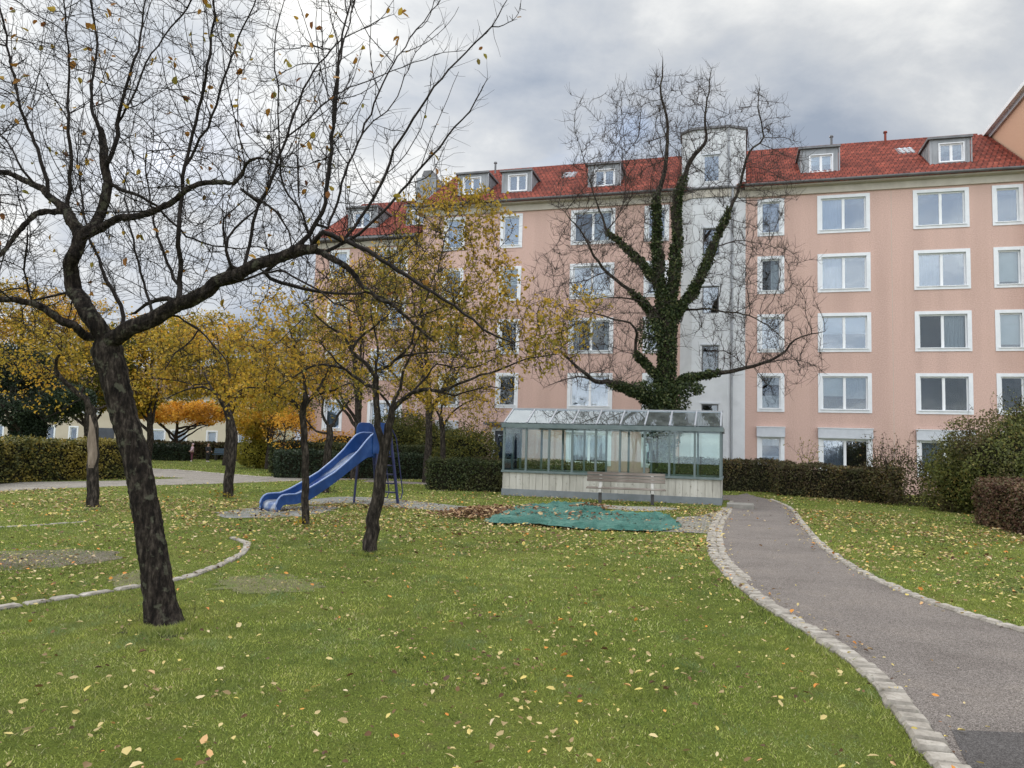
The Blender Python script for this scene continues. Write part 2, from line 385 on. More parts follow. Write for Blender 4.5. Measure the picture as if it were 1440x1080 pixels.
# the path runs on behind the conservatory, in front of the hedge
p2 = strip('path', [gp((1026,704))[0], (5.0, 26.9), (2.6, 28.0), (0, 29.0), (-6, 31.2)], [gp((1062,697))[0], (6.9, 28.9), (3.0, 29.8), (0, 30.8), (-6, 33)], .008, M['asphalt'], 40)
sh = strip('asphalt_patch', gp((1368,1092),(1352,1062),(1338,1030)), gp((1640,1190),(1560,1090),(1480,1036)), .016, M['asphalt_dark'], 8)  # darker asphalt sheet over the near right of the path
# left-hand garden paths
p3 = strip('path', gp((-260,690),(0,679),(165,676),(300,671.5),(450,669.5),(600,669.5),(720,676)), gp((-260,712),(0,691.5),(165,684),(300,680.5),(450,675.5),(600,674.5),(720,681)), .006, M['gravel'], 70)
p4 = strip('path', gp((385,672.5),(320,667.5),(262,662.5),(205,659.5),(160,654),(150,649)), gp((330,680),(280,673.5),(225,671),(190,668),(128,662),(120,651)), .010, M['gravel'], 50)
p5 = blob('path', gp((300,722),(352,714.5),(430,712),(475,714),(440,724),(380,728),(320,728)), .006, M['gravel_grey'])
p6 = strip('path', gp((425,704),(480,699),(540,701),(600,707),(660,713),(700,714),(716,712)), gp((430,711),(490,708),(560,714),(600,717),(645,722),(680,725),(716,724)), .009, M['gravel_grey'], 50)
# worn ground
d1 = blob('dirt_patch', gp((-120,782),(0,776),(110,773),(172,779),(150,789),(90,797),(0,803),(-120,806)), .005, M['dirt'], rough=.05)
d2 = blob('dirt_patch', gp((300,820),(335,811),(400,808),(452,822),(436,831),(380,835),(320,832)), .005, M['dirt'], rough=.13)
d3 = blob('dirt_patch', gp((150,812),(215,800),(240,812),(225,824),(170,826)), .0045, M['dirt'], rough=.09)
d4 = blob('dirt_patch', gp((838,709),(880,712),(930,713),(955,716),(900,719),(846,714)), .006, M['paving'], rough=.05)
# paved apron beside the sand pit, of small setts
m, nt, b = newmat('setts'); M['setts'] = m
bk = nt.nodes.new('ShaderNodeTexBrick'); bk.inputs['Scale'].default_value = 1; bk.inputs['Brick Width'].default_value = .2; bk.inputs['Row Height'].default_value = .12; bk.inputs['Mortar Size'].default_value = .012
bk.inputs['Color1'].default_value = (.25, .23, .20, 1); bk.inputs['Color2'].default_value = (.17, .16, .14, 1); bk.inputs['Mortar'].default_value = (.07, .07, .04, 1)
tc = nt.nodes.new('ShaderNodeTexCoord'); nt.links.new(tc.outputs['Object'], bk.inputs['Vector']); nt.links.new(bk.outputs['Color'], b.inputs['Base Color']); b.inputs['Roughness'].default_value = .95
bb = nt.nodes.new('ShaderNodeBump'); bb.inputs['Distance'].default_value = -.008; nt.links.new(bk.outputs['Fac'], bb.inputs['Height']); nt.links.new(bb.outputs[0], b.inputs['Normal'])
M['dirt_mossy'] = gravelly('dirt_mossy', (.085, .085, .035), (.13, .125, .055), (.18, .165, .09), 45, .008, (2.2, .48, (.10, .13, .03), .8))
for o_ in list(COL.objects):
    if o_.name in ('dirt_patch.001', 'dirt_patch.002'): o_.data.materials[0] = M['dirt_mossy']
apr = gp((925,748),(948,738),(952,728),(985,726),(1022,716),(1006,740),(1008,752),(975,750))
mb = MB(); mb.quad(*[(*q, .014) for q in apr]); tag(mb.build('paving', M['setts']), kind='structure')

# kerb of rough granite setts
def setts(name, line, along, across, h, side=1, gap=.012, z=0.0):
    a = curve2(line, None); s = np.r_[0, np.cumsum(np.linalg.norm(np.diff(a, axis=0), axis=1))]; L = s[-1]; t = 0; mb = MB()
    while t < L-along*.5:
        w = along*random.uniform(.75, 1.25); c = t+w/2
        p = np.array([np.interp(c, s, a[:, 0]), np.interp(c, s, a[:, 1])]); q = np.array([np.interp(c+.05, s, a[:, 0]), np.interp(c+.05, s, a[:, 1])])
        d = q-p
        if np.linalg.norm(d) < 1e-6: break
        d = d/np.linalg.norm(d); ang = random.uniform(-.07, .07); d = np.array([d[0]*math.cos(ang)-d[1]*math.sin(ang), d[0]*math.sin(ang)+d[1]*math.cos(ang)]); e = np.array([-d[1], d[0]])*side
        p = p+e*(across/2+random.uniform(-.012, .012)); ac = across*random.uniform(.88, 1.08)/2; al = (w-gap)/2; hh = z+h*random.uniform(.7, 1.15)
        i0 = len(mb.v)
        for (zz, k) in ((-.02, 1), (hh*.45, .98), (hh, .78)):
            for sx, sy in ((-1,-1), (1,-1), (1,1), (-1,1)):
                kk = k-random.uniform(0, .05); v = p+d*al*sx*kk+e*ac*sy*(kk if k == 1 else k*1.04); mb.v.append((v[0], v[1], zz+(random.uniform(-.003, .003) if k < 1 else 0)))
        for l in (0, 4):
            for j in range(4): mb.f.append((i0+l+j, i0+l+(j+1) % 4, i0+l+4+(j+1) % 4, i0+l+4+j))
        mb.f.append((i0+8, i0+9, i0+10, i0+11)); t += w
    o = mb.build(name, M['stone']); tag(o, kind='structure'); return a
setts('kerb', [G(1470,1240)[:2]]+kl, .155, .165, .045, side=1, gap=.026)
setts('kerb', [G(1760,1010)[:2]]+kr, .17, .12, .042, side=-1, gap=.026)
setts('kerb', kl[-5:]+gp((1026,705)), .15, .12, .03, side=-1)
setts('kerb', gp((-60,873),(0,859),(75,846),(200,826),(270,812),(312,797),(342,781),(353,769),(346,762),(328,756)), .30, .10, .03, side=1, gap=.03)
setts('kerb', gp((-60,745),(0,742),(70,738),(132,733)), .35, .07, .018, side=1)
setts('kerb', gp((385,672.5),(320,667.5),(262,662.5),(205,659.5)), .4, .15, .05, side=1)
# ------------------------------------------------------------------ grass and fallen leaves
hard = [asph, p2, p3, p4, sh]; soft = [p5, p6, d4, np.array(apr)]; soft2 = [d1, d2, d3]
def wedge(n, y0, y1, spread=.80, power=1.0):
    y = y0+(y1-y0)*rng.random(n)**power; x = (rng.random(n)*2-1)*spread*(y+1.0); return np.stack([x, y], 1)
# density per square metre constant inside a band of depth
def band(y0, y1, dens, spread=.80):
    area = spread*((y1+1)**2-(y0+1)**2); n = int(area*dens)
    y = np.sqrt(rng.random(n)*((y1+1)**2-(y0+1)**2)+(y0+1)**2)-1; x = (rng.random(n)*2-1)*spread*(y+1); return np.stack([x, y], 1)
def vnoise(P, sc, seed):
    r = np.random.default_rng(seed); g = r.random((64, 64)); q = P*sc; i = np.floor(q).astype(int); f = q-i; f = f*f*(3-2*f)
    a = g[i[:, 0] % 64, i[:, 1] % 64]; b = g[(i[:, 0]+1) % 64, i[:, 1] % 64]; c = g[i[:, 0] % 64, (i[:, 1]+1) % 64]; d = g[(i[:, 0]+1) % 64, (i[:, 1]+1) % 64]
    return (a*(1-f[:, 0])+b*f[:, 0])*(1-f[:, 1])+(c*(1-f[:, 0])+d*f[:, 0])*f[:, 1]
M['grass'] = leafmat('grass', [(0, (.028, .042, .012)), (.28, (.13, .185, .036)), (.56, (.30, .365, .075)), (.80, (.42, .46, .13)), (.92, (.55, .54, .25)), (1, (.66, .58, .36))], .35, .6, patch=(.55, .44, .62, (.25, .235, .06), .32))
g_ = M['grass'].node_tree; pb = g_.nodes['Principled BSDF']; old = pb.inputs['Base Color'].links[0].from_socket
q1 = noise(g_, 2.6, 5, .7); q2 = ramp(g_, [(.34, (.50, .56, .55)), (.5, (1, 1, 1)), (.66, (1.3, 1.25, 1.15))]); g_.links.new(q1.outputs['Fac'], q2.inputs[0]); o_ = mixc(g_, 1.0, old, q2.outputs[0], 'MULTIPLY')
q3 = noise(g_, 1.1, 4, .6, stretch=(1.7, 1, 1)); q4 = ramp(g_, [(.55, (0, 0, 0)), (.68, (.55,)*3)]); g_.links.new(q3.outputs['Fac'], q4.inputs[0]); o_ = mixc(g_, q4.outputs[0], o_, (.17, .25, .14))
g_.links.new(o_, pb.inputs['Base Color']); [g_.links.new(o_, n_.inputs[0]) for n_ in g_.nodes if n_.type == 'BSDF_TRANSLUCENT']
def grass(y0, y1, dens, hgt, wid, spread=.8, P=None):
    P = band(y0, y1, dens, spread) if P is None else P; keep = np.ones(len(P), bool)
    for q in hard: keep &= ~inpoly(P, q)
    for q in soft: keep &= ~(inpoly(P, q) & (rng.random(len(P)) > .10))
    for q in soft2:
        c_ = q.mean(0); w_ = P+np.c_[vnoise(P, 1.6, 13)-.5, vnoise(P, 1.6, 14)-.5]*.5
        for f_, pr in ((1.0, .9), (.82, .8), (.6, .55)): keep &= ~(inpoly(w_, c_+(q-c_)*f_) & (rng.random(len(P)) > pr))
    thin = vnoise(P, .9, 3)*.6+vnoise(P, 3.1, 4)*.4
    keep &= rng.random(len(P)) < np.clip(.25+1.5*thin, .3, 1)
    P = P[keep]; n = len(P); tall = .55+.75*vnoise(P, 1.7, 5)
    a = rng.uniform(0, 6.283, n); b_ = rng.uniform(0, 6.283, n); h = hgt*tall*rng.uniform(.5, 1.25, n); w = wid*rng.uniform(.6, 1.3, n)
    lean = rng.uniform(.2, 1.3, n)*h
    p = np.c_[P, np.zeros(n)]; s = np.c_[np.cos(a), np.sin(a), np.zeros(n)]*w[:, None]*.5; l = np.c_[np.cos(b_)*lean, np.sin(b_)*lean, h]
    V = np.stack([p-s, p+s, p+l], 1).reshape(-1, 3); Fc = np.arange(3*n).reshape(-1, 3)
    k = np.clip(rng.beta(2.2, 2.2, n)+.28*(vnoise(P, 2.3, 9)-.5)+.3*(vnoise(P, .4, 8)-.5), 0, 1)
    k = np.where(rng.random(n) < .035, rng.uniform(.93, 1, n), k*.93)
    return fastmesh('grass', V, Fc, k)
for a_ in ((1.8, 6.5, 5400, .018, .0062), (6.5, 12, 2000, .023, .0095), (12, 24, 520, .029, .018), (24, 60, 50, .045, .05)):
    o = link('grass', grass(*a_), M['grass']); tag(o, kind='stuff')
# dark mossy discs round each trunk: contact shade painted as ground colour
M['contact_shade'] = gravelly('contact_shade', (.022, .018, .012), (.040, .034, .022), (.07, .06, .04), 70, .012, (5, .5, (.05, .07, .02), .8))
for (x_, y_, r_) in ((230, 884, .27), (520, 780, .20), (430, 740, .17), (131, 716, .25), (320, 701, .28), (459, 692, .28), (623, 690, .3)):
    c_ = G(x_, y_)[:2]; blob('shade_disc', [c_+np.array([math.cos(a), math.sin(a)])*r_*(1+.25*math.sin(a*3+x_)) for a in np.linspace(0, 6.283, 13)[:-1]], .0035, M['contact_shade'], 40, .12)
# unmown tufts round the trunks and along the kerb
tf = []
for (x_, y_, r_, n_) in ((230, 884, .24, 5200), (520, 780, .18, 900), (430, 740, .15, 500), (131, 716, .24, 900), (320, 701, .26, 700), (459, 692, .25, 500)):
    c_ = G(x_, y_)[:2]; a_ = rng.uniform(0, 6.28, n_); rr_ = r_*(.55+.45*np.abs(rng.normal(size=n_)*.6)); tf.append(c_+np.stack([np.cos(a_)*rr_, np.sin(a_)*rr_], 1))
kc = curve2(kl, 3000); tf.append(kc+rng.normal(size=kc.shape)*.035+np.array([-.24, -.03]))
o = link('grass', grass(0, 0, 0, .052, .008, P=np.vstack(tf)), M['grass']); tag(o, kind='stuff')
M['leaf_ground'] = leafmat('leaf_ground', [(0, (.07, .035, .02)), (.22, (.16, .09, .04)), (.42, (.36, .27, .13)), (.62, (.55, .44, .20)), (.8, (.60, .47, .12)), (.9, (.62, .50, .33)), (.96, (.60, .27, .05)), (1, (.55, .20, .04))], .15, .7)
def litter(P, size, z0=.030, shape=6):
    n = len(P); nrm = np.tile([0, 0, 1.], (n, 1)); Q = np.c_[P, z0+rng.random(n)*.018]
    a = rng.uniform(0, 6.283, n); t = unit(np.c_[np.cos(a), np.sin(a), rng.normal(size=n)*.28]); up = unit(np.array([0, 0, 1.])+rng.normal(size=(n, 3))*.32)
    b = unit(np.cross(t, up)); nn = np.cross(b, t); s = (size*np.clip(rng.lognormal(-.08, .42, n), .4, 1.7))[:, None]; w = s*rng.uniform(.22, .38, n)[:, None]; k = nn*s*rng.uniform(-.05, .22, n)[:, None]
    V = np.stack([Q, Q+t*s*.3+b*w+k, Q+t*s*.72+b*w*.75+k, Q+t*s*1.02, Q+t*s*.72-b*w*.75+k, Q+t*s*.3-b*w+k], 1); V[:, :, 2] = np.maximum(V[:, :, 2], .012)
    i = np.arange(n)[:, None]*6; Fc = np.concatenate([i+np.array([[0, 1, 2, 3]]), i+np.array([[0, 3, 4, 5]])], 1).reshape(-1, 4)
    return V.reshape(-1, 3), Fc, np.repeat(rng.random(n), 2)
P = np.vstack([band(2.5, 7, 85), band(7, 11, 120), band(11, 22, 120), band(22, 34, 30), band(34, 60, 5)])
dn = vnoise(P, .33, 21)*.6+vnoise(P, 1.3, 22)*.4
keep = rng.random(len(P)) < np.clip((dn-.30)*2.6, .10, 1)
for q in hard: keep &= ~(inpoly(P, q) & (rng.random(len(P)) > .02))
P = P[keep]
# drifts under the mid trees, by the slide and along the right-hand hedge
def cl(c, r, n): return np.array(c)+rng.normal(size=(n, 2))*np.array(r)
ex = [cl(G(520,790)[:2], (1.5, 1.4), 320), cl(G(480,712)[:2], (1.3, .35), 700), cl(G(640,720)[:2], (1.0, .6), 200), cl(G(430,745)[:2], (1.6, 1.2), 420), cl(G(320,745)[:2], (1.3, 1.0), 260),
      cl((11.0, 27.5), (3.2, 1.1), 1500), cl(G(790,705)[:2], (2.4, .5), 420), cl(G(960,722)[:2], (1.6, .35), 260), cl(G(1210,740)[:2], (1.6, 1.6), 380), cl(G(230,890)[:2], (.5, .35), 40), cl(G(135,716)[:2], (1.6, 1.2), 260)]
ex = np.vstack(ex)
for q in hard: ex = ex[~(inpoly(ex, q) & (rng.random(len(ex)) > .03))]
for ln, off in ((kl, .10), (kr, -.10)):
    kq = curve2(ln, 600)[rng.choice(600, 170)]; ex = np.vstack([ex, kq+np.c_[np.abs(rng.normal(size=170))*.10*np.sign(off)+off*.3, rng.normal(size=170)*.05]])
P = np.vstack([P, ex])
near = P[:, 1] < 12
V1, F1, R1 = litter(P[near], .036); V2, F2, R2 = litter(P[~near], .050)
o = link('fallen_leaves', fastmesh('fallen_leaves', np.vstack([V1, V2]), np.vstack([F1, F2+len(V1)]), np.r_[R1, R2]), M['leaf_ground']); tag(o, kind='stuff')
# ================================================================== BUILDINGS
M['pink'] = noisy('pink_render', [(.34, (.50, .335, .285)), (.5, (.58, .40, .34)), (.66, (.66, .47, .405))], 22, .95, .012, 30, detail=8, second=(.28, .5, .75, (.50, .345, .28), .4), spec=.15, streak=.07)
M['pink_left'] = noisy('pink_render_left', [(.34, (.44, .285, .24)), (.66, (.64, .445, .385))], 20, .95, .004, 45, spec=.15)
M['salmon'] = noisy('salmon_render', [(.34, (.50, .30, .20)), (.66, (.66, .42, .30))], 20, .95, .004, 40, spec=.15)
M['tower_white'] = noisy('white_render', [(.3, (.56, .57, .59)), (.7, (.67, .68, .695))], .9, .9, .002, 40, second=(1.5, .55, .75, (.48, .49, .50), .4), spec=.2, streak=.05)
M['cream'] = noisy('cream_cornice', [(.3, (.42, .38, .32)), (.7, (.53, .49, .42))], 1.5, .85)
M['trim'] = noisy('white_trim', [(.3, (.68, .70, .73)), (.7, (.80, .81, .83))], 2.5, .6)
M['sash'] = noisy('white_sash', [(.3, (.74, .75, .77)), (.7, (.82, .83, .84))], 2, .4)
M['zinc'] = noisy('zinc', [(.3, (.20, .21, .22)), (.7, (.32, .33, .345))], 2.5, .55, metal=.3, stretch=(1, 1, .3))
M['gutter'] = noisy('gutter_metal', [(.3, (.10, .10, .105)), (.7, (.17, .17, .175))], 3, .5, metal=.3)
M['pipe'] = noisy('pipe_metal', [(.3, (.27, .28, .30)), (.7, (.36, .37, .39))], 3, .5, metal=.2)
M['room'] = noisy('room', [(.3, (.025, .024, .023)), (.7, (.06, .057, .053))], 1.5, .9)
M['box_grey'] = noisy('box_grey', [(.3, (.48, .50, .54)), (.7, (.58, .60, .64))], 3, .7)
M['blind'] = noisy('blind', [(.3, (.60, .62, .60)), (.7, (.70, .72, .70))], 2, .9)
M['door_dark'] = noisy('door_dark', [(.3, (.03, .035, .05)), (.7, (.06, .07, .09))], 2, .5)
m, nt, b = newmat('curtain'); M['curtain'] = m
w = nt.nodes.new('ShaderNodeTexWave'); w.inputs['Scale'].default_value = 6; w.inputs['Distortion'].default_value = 2.5; tc = nt.nodes.new('ShaderNodeTexCoord'); nt.links.new(tc.outputs['Object'], w.inputs['Vector'])
rp = ramp(nt, [(0, (.34, .35, .36)), (1, (.68, .69, .70))]); nt.links.new(w.outputs['Fac'], rp.inputs[0]); nt.links.new(rp.outputs[0], b.inputs['Base Color']); b.inputs['Roughness'].default_value = .9
def glassmat(name, tint, refl, rough=.01, wob=.0, pale_film=0):
    m = bpy.data.materials.new(name); m.use_nodes = True; nt = m.node_tree; nt.nodes.remove(nt.nodes['Principled BSDF'])
    g = nt.nodes.new('ShaderNodeBsdfGlossy'); g.inputs['Roughness'].default_value = rough; g.inputs['Color'].default_value = (.86, .93, 1, 1)
    t = nt.nodes.new('ShaderNodeBsdfTransparent'); t.inputs[0].default_value = (*tint, 1)
    fr = nt.nodes.new('ShaderNodeFresnel'); fr.inputs[0].default_value = 1.5
    mp = nt.nodes.new('ShaderNodeMath'); mp.operation = 'ADD'; mp.inputs[1].default_value = refl; mp.use_clamp = True; nt.links.new(fr.outputs[0], mp.inputs[0])
    tt = t.outputs[0]
    if pale_film:
        df = nt.nodes.new('ShaderNodeBsdfDiffuse'); df.inputs[0].default_value = (.62, .68, .64, 1); dn_ = noise(nt, 2.5, 5, .65); dr = ramp(nt, [(.35, (pale_film*.5,)*3), (.7, (min(1, pale_film*1.6),)*3)]); nt.links.new(dn_.outputs['Fac'], dr.inputs[0]); md = nt.nodes.new('ShaderNodeMixShader'); nt.links.new(dr.outputs[0], md.inputs[0]); nt.links.new(t.outputs[0], md.inputs[1]); nt.links.new(df.outputs[0], md.inputs[2]); tt = md.outputs[0]  # uneven pale film: dust, with mottled reflections put into the colour
    mx = nt.nodes.new('ShaderNodeMixShader'); nt.links.new(mp.outputs[0], mx.inputs[0]); nt.links.new(tt, mx.inputs[1]); nt.links.new(g.outputs[0], mx.inputs[2]); nt.links.new(mx.outputs[0], nt.nodes['Material Output'].inputs[0])
    if wob:
        n = noise(nt, 1.2, 2, .5); bp = nt.nodes.new('ShaderNodeBump'); bp.inputs['Distance'].default_value = wob; nt.links.new(n.outputs['Fac'], bp.inputs['Height']); nt.links.new(bp.outputs[0], g.inputs['Normal'])
    return m
M['glass'] = glassmat('window_glass', (.80, .84, .86), .05, wob=.004)
M['glass_dark'] = glassmat('window_glass_dark', (.80, .84, .86), .0, wob=.004)
M['glass_high'] = glassmat('window_glass_bright', (.75, .8, .85), .13, wob=.004)
M['glass_con'] = glassmat('conservatory_glass', (.90, .95, .93), .0, wob=.0)
M['glass_roof'] = glassmat('conservatory_roof_glass', (.86, .93, .91), .14, .03, wob=.0, pale_film=.13)
# pantile roof: the waves are real relief
m, nt, b = newmat('roof_tiles'); M['tiles'] = m
n1 = noise(nt, 1.1, 4, .6); n2 = noise(nt, 14, 2, .5)
r1 = ramp(nt, [(.3, (.13, .028, .018)), (.55, (.20, .044, .027)), (.75, (.29, .080, .052))]); nt.links.new(n1.outputs['Fac'], r1.inputs[0])
bk = nt.nodes.new('ShaderNodeTexBrick'); bk.inputs['Scale'].default_value = 1; bk.inputs['Brick Width'].default_value = .22; bk.inputs['Row Height'].default_value = .265; bk.inputs['Mortar Size'].default_value = .03; bk.inputs['Mortar Smooth'].default_value = .6
bk.inputs['Color1'].default_value = (1.5, 1.45, 1.4, 1); bk.inputs['Color2'].default_value = (.75, .72, .72, 1); bk.inputs['Mortar'].default_value = (.30, .25, .25, 1); tcb = nt.nodes.new('ShaderNodeTexCoord'); nt.links.new(tcb.outputs['Object'], bk.inputs['Vector'])
r2 = bk; r2_out = bk.outputs['Color']; nt.links.new(mixc(nt, 1.0, r1.outputs[0], r2_out, 'MULTIPLY'), b.inputs['Base Color']); b.inputs['Roughness'].default_value = .65; b.inputs['Specular IOR Level'].default_value = .3

FA = R(16); fu = np.array([math.cos(FA), -math.sin(FA), 0]); fn = np.array([-math.sin(FA), -math.cos(FA), 0]); A0 = D(1048, 660, 35.5); A0[2] = 0
PITCH = .66
def tile_roof(name, x0, x1, y0, z0, y1, parent, holes=()):
    """front slope as a relief sheet of pantiles; holes = [(x0,x1,ytop)] left under dormers are not needed"""
    tw = .22; th = .32; sl = math.hypot(1, PITCH); nx = int((x1-x0)/tw*6); rows = int((y1-y0)*sl/th)
    X = np.linspace(x0, x1, nx+1); prof = .050*np.abs(np.sin(np.pi*(X-x0)/tw))**.8
    V = []; 
    for r_ in range(rows):
        ya = y0+(y1-y0)*r_/rows; yb = y0+(y1-y0)*(r_+1)/rows
        V.append(np.stack([X, np.full_like(X, ya), z0+(ya-y0)*PITCH+prof+.06], 1)); V.append(np.stack([X, np.full_like(X, yb), z0+(yb-y0)*PITCH+prof+.004], 1))
    V = np.concatenate(V); n = nx+1; i = np.arange(2*rows-1)[:, None]*n+np.arange(nx)[None]; Fc = np.stack([i, i+1, i+n+1, i+n], -1).reshape(-1, 4)
    return link(name, fastmesh(name, V, Fc), M['tiles'], parent)
WC = {}
def cached(key, fn_, name, m, parent, loc):
    if key not in WC: WC[key] = fn_().mesh(name); WC[key].materials.append(m)
    o = bpy.data.objects.new(name, WC[key]); COL.objects.link(o); o.parent = parent; o.location = loc; return o
def window(root, x, z0, w, h, kind='plain', leaves=2, sur=.17, box=False, dark=False, glass='glass', y=0.0, sill=True, depth=.16):
    """x = left of surround, z0 = bottom of surround, w,h = outer size of surround"""
    L = (x, y, z0)
    def surround():
        b = MB(); f = sur; p = -.035; q = depth
        b.box(0, f, p, q, 0, h); b.box(w-f, w, p, q, 0, h); b.box(f, w-f, p, q, h-f*.85, h); b.box(f, w-f, p, q, 0, f*.75); return b
    win = cached(('s', w, h, sur, depth), surround, 'window', M['trim'], root, L)
    iw = w-2*sur; ih = h-sur*1.6; iz = sur*.75
    fr = .06
    def sash():
        b = MB(); y0, y1 = depth*.55, depth*.55+.05
        n = leaves; pw = iw/n
        for k in range(n):
            a = k*pw; bb = a+pw
            b.box(a, a+fr, y0, y1, 0, ih); b.box(bb-fr, bb, y0, y1, 0, ih); b.box(a+fr, bb-fr, y0, y1, ih-fr, ih); b.box(a+fr, bb-fr, y0, y1, 0, fr)
        if n > 1: b.box(iw/2-.045, iw/2+.045, y0-.012, y0-.002, .01, ih-.01)
        return b
    cached(('f', w, h, sur, leaves, depth), sash, 'frame', M['sash'], win, (sur, 0, iz))
    def pane(): b = MB(); b.box(0.03, iw-.03, depth*.55+.02, depth*.55+.026, .03, ih-.03); return b
    cached(('p', w, h, sur, depth, glass), pane, 'pane', M[glass], win, (sur, 0, iz))
    if sill:
        cached(('l', w), lambda: MB().box(sur*.6, w-sur*.6, -.075, .02, 0, .035), 'sill', M['trim'], win, (0, 0, sur*.75))
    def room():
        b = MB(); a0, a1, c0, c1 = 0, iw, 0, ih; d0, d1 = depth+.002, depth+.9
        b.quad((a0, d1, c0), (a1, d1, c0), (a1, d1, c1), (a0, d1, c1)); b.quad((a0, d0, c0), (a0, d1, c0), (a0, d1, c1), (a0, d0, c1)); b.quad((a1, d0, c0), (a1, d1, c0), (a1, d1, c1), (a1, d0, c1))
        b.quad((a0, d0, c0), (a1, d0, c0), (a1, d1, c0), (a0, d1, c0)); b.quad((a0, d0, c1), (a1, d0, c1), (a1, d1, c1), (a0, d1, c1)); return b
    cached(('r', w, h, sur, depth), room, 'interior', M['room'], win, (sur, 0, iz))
    def cur(a, c, zb, zt, key, mt='curtain', name='curtain'):
        def mk():
            b = MB(); n = max(4, int((c-a)/.05)); 
            for i in range(n):
                xa = a+(c-a)*i/n; xb = a+(c-a)*(i+1)/n; ya = depth+.10+.018*math.sin(i*1.9)*(mt == 'curtain'); yb = depth+.10+.018*math.sin((i+1)*1.9)*(mt == 'curtain'); b.quad((xa, ya, zb), (xb, yb, zb), (xb, yb, zt), (xa, ya, zt))
            return b
        cached((key, w, h, a, c, zb, zt), mk, name, M[mt], win, (sur, 0, iz))
    if kind == 'full': cur(0.02, iw-.02, .02, ih-.02, 'cu')
    elif kind == 'left': cur(.02, iw*.48, .02, ih-.02, 'cu')
    elif kind == 'right': cur(iw*.52, iw-.02, .02, ih-.02, 'cu')
    elif kind == 'blind_half': cur(.02, iw-.02, ih*.48, ih-.02, 'bl', 'blind', 'blind')
    elif kind == 'blind_left': cur(.02, iw*.48, ih*.42, ih-.02, 'bl', 'blind', 'blind'); cur(iw*.52, iw-.02, ih*.35, ih-.02, 'bl', 'curtain')
    elif kind == 'blind_full': cur(.02, iw-.02, ih*.12, ih-.02, 'bl', 'blind', 'blind')
    elif kind == 'cafe': cur(.02, iw-.02, .02, ih*.42, 'cu'); cur(.02, iw-.02, ih*.75, ih-.02, 'cu')
    elif kind == 'sides': cur(.02, iw*.16, .02, ih-.02, 'cu'); cur(iw*.84, iw-.02, .02, ih-.02, 'cu')
    if box:
        cached(('b', w), lambda: MB().box(-.02, w+.02, -.16, -.037, 0, .44), 'shutter_box', M['box_grey'], win, (0, 0, h-.10))
        cached(('b2', w), lambda: MB().box(-.04, w+.04, -.18, -.0371, .441, .475), 'box_cover', M['trim'], win, (0, 0, h-.10))
    return win
def wall_holes(x0, x1, z0, z1, holes, y=0.0, mb=None):
    mb = mb or MB(); xs = sorted({x0, x1, *[v for h in holes for v in (h[0], h[1]) if x0 < v < x1]}); zs = sorted({z0, z1, *[v for h in holes for v in (h[2], h[3]) if z0 < v < z1]})
    for i in range(len(xs)-1):
        for j in range(len(zs)-1):
            cx = (xs[i]+xs[i+1])/2; cz = (zs[j]+zs[j+1])/2
            if any(h[0] < cx < h[1] and h[2] < cz < h[3] for h in holes): continue
            mb.quad((xs[i], y, zs[j]), (xs[i+1], y, zs[j]), (xs[i+1], y, zs[j+1]), (xs[i], y, zs[j+1]))
    return mb
# ---------------------------------------------------------------- the long pink block
B1 = empty('apartment_block', tuple(A0), -FA, 'long salmon-pink five-storey apartment block with red tiled roof, white window surrounds and grey dormers', 'apartment block')
XL, XR, ZE = -16.6, 11.75, 14.2
rowz = [11.87-2.77*k for k in range(4)]
W1, W2 = 1.2, 2.25
cols = {-15.4: 1, -12.25: 1, -8.5: 2, -4.8: 1, .52: 1, 3.17: 2, 7.2: 2, 10.35: 1}
wk = {  # (column, row): (kind, glass)
 (.52,0):('plain','glass_high'), (.52,1):('right','glass_dark'), (.52,2):('sides','glass_high'), (.52,3):('cafe','glass'),
 (3.17,0):('left','glass_high'), (3.17,1):('left','glass_high'), (3.17,2):('blind_half','glass_high'), (3.17,3):('blind_left','glass'),
 (7.2,0):('plain','glass_high'), (7.2,1):('left','glass_high'), (7.2,2):('right','glass_dark'), (7.2,3):('plain','glass_dark'),
 (10.35,0):('plain','glass_high'), (10.35,1):('blind_full','glass'), (10.35,2):('blind_full','glass'), (10.35,3):('plain','glass_dark'),
 (-4.8,0):('plain','glass_high'), (-4.8,1):('full','glass_high'), (-4.8,2):('full','glass_high'), (-4.8,3):('full','glass'),
 (-8.5,0):('right','glass'), (-8.5,1):('full','glass_high'), (-8.5,2):('sides','glass_dark'), (-8.5,3):('full','glass_high'),
 (-12.25,0):('full','glass_high'), (-12.25,1):('blind_half','glass'), (-12.25,2):('plain','glass'), (-12.25,3):('plain','glass_dark'),
 (-15.4,0):('full','glass_high'), (-15.4,1):('plain','glass'), (-15.4,2):('left','glass'), (-15.4,3):('full','glass')}
holes = []
for cx, n in cols.items():
    w_ = W1 if n == 1 else W2
    for k, z in enumerate(rowz):
        holes.append((cx+.03, cx+w_-.03, z+.03, z+1.77)); kd, gl = wk[(cx, k)]
        window(B1, cx, z, w_, 1.8, kd, n, glass=gl)
    if cx == -12.25: continue
    holes.append((cx+.03, cx+w_-.03, .83, 2.47))
    window(B1, cx, .80, w_, 1.70, {.52:'cafe', 3.17:'left', 7.2:'full'}.get(cx, 'sides'), n, box=True, glass='glass_high' if cx == 3.17 else 'glass')
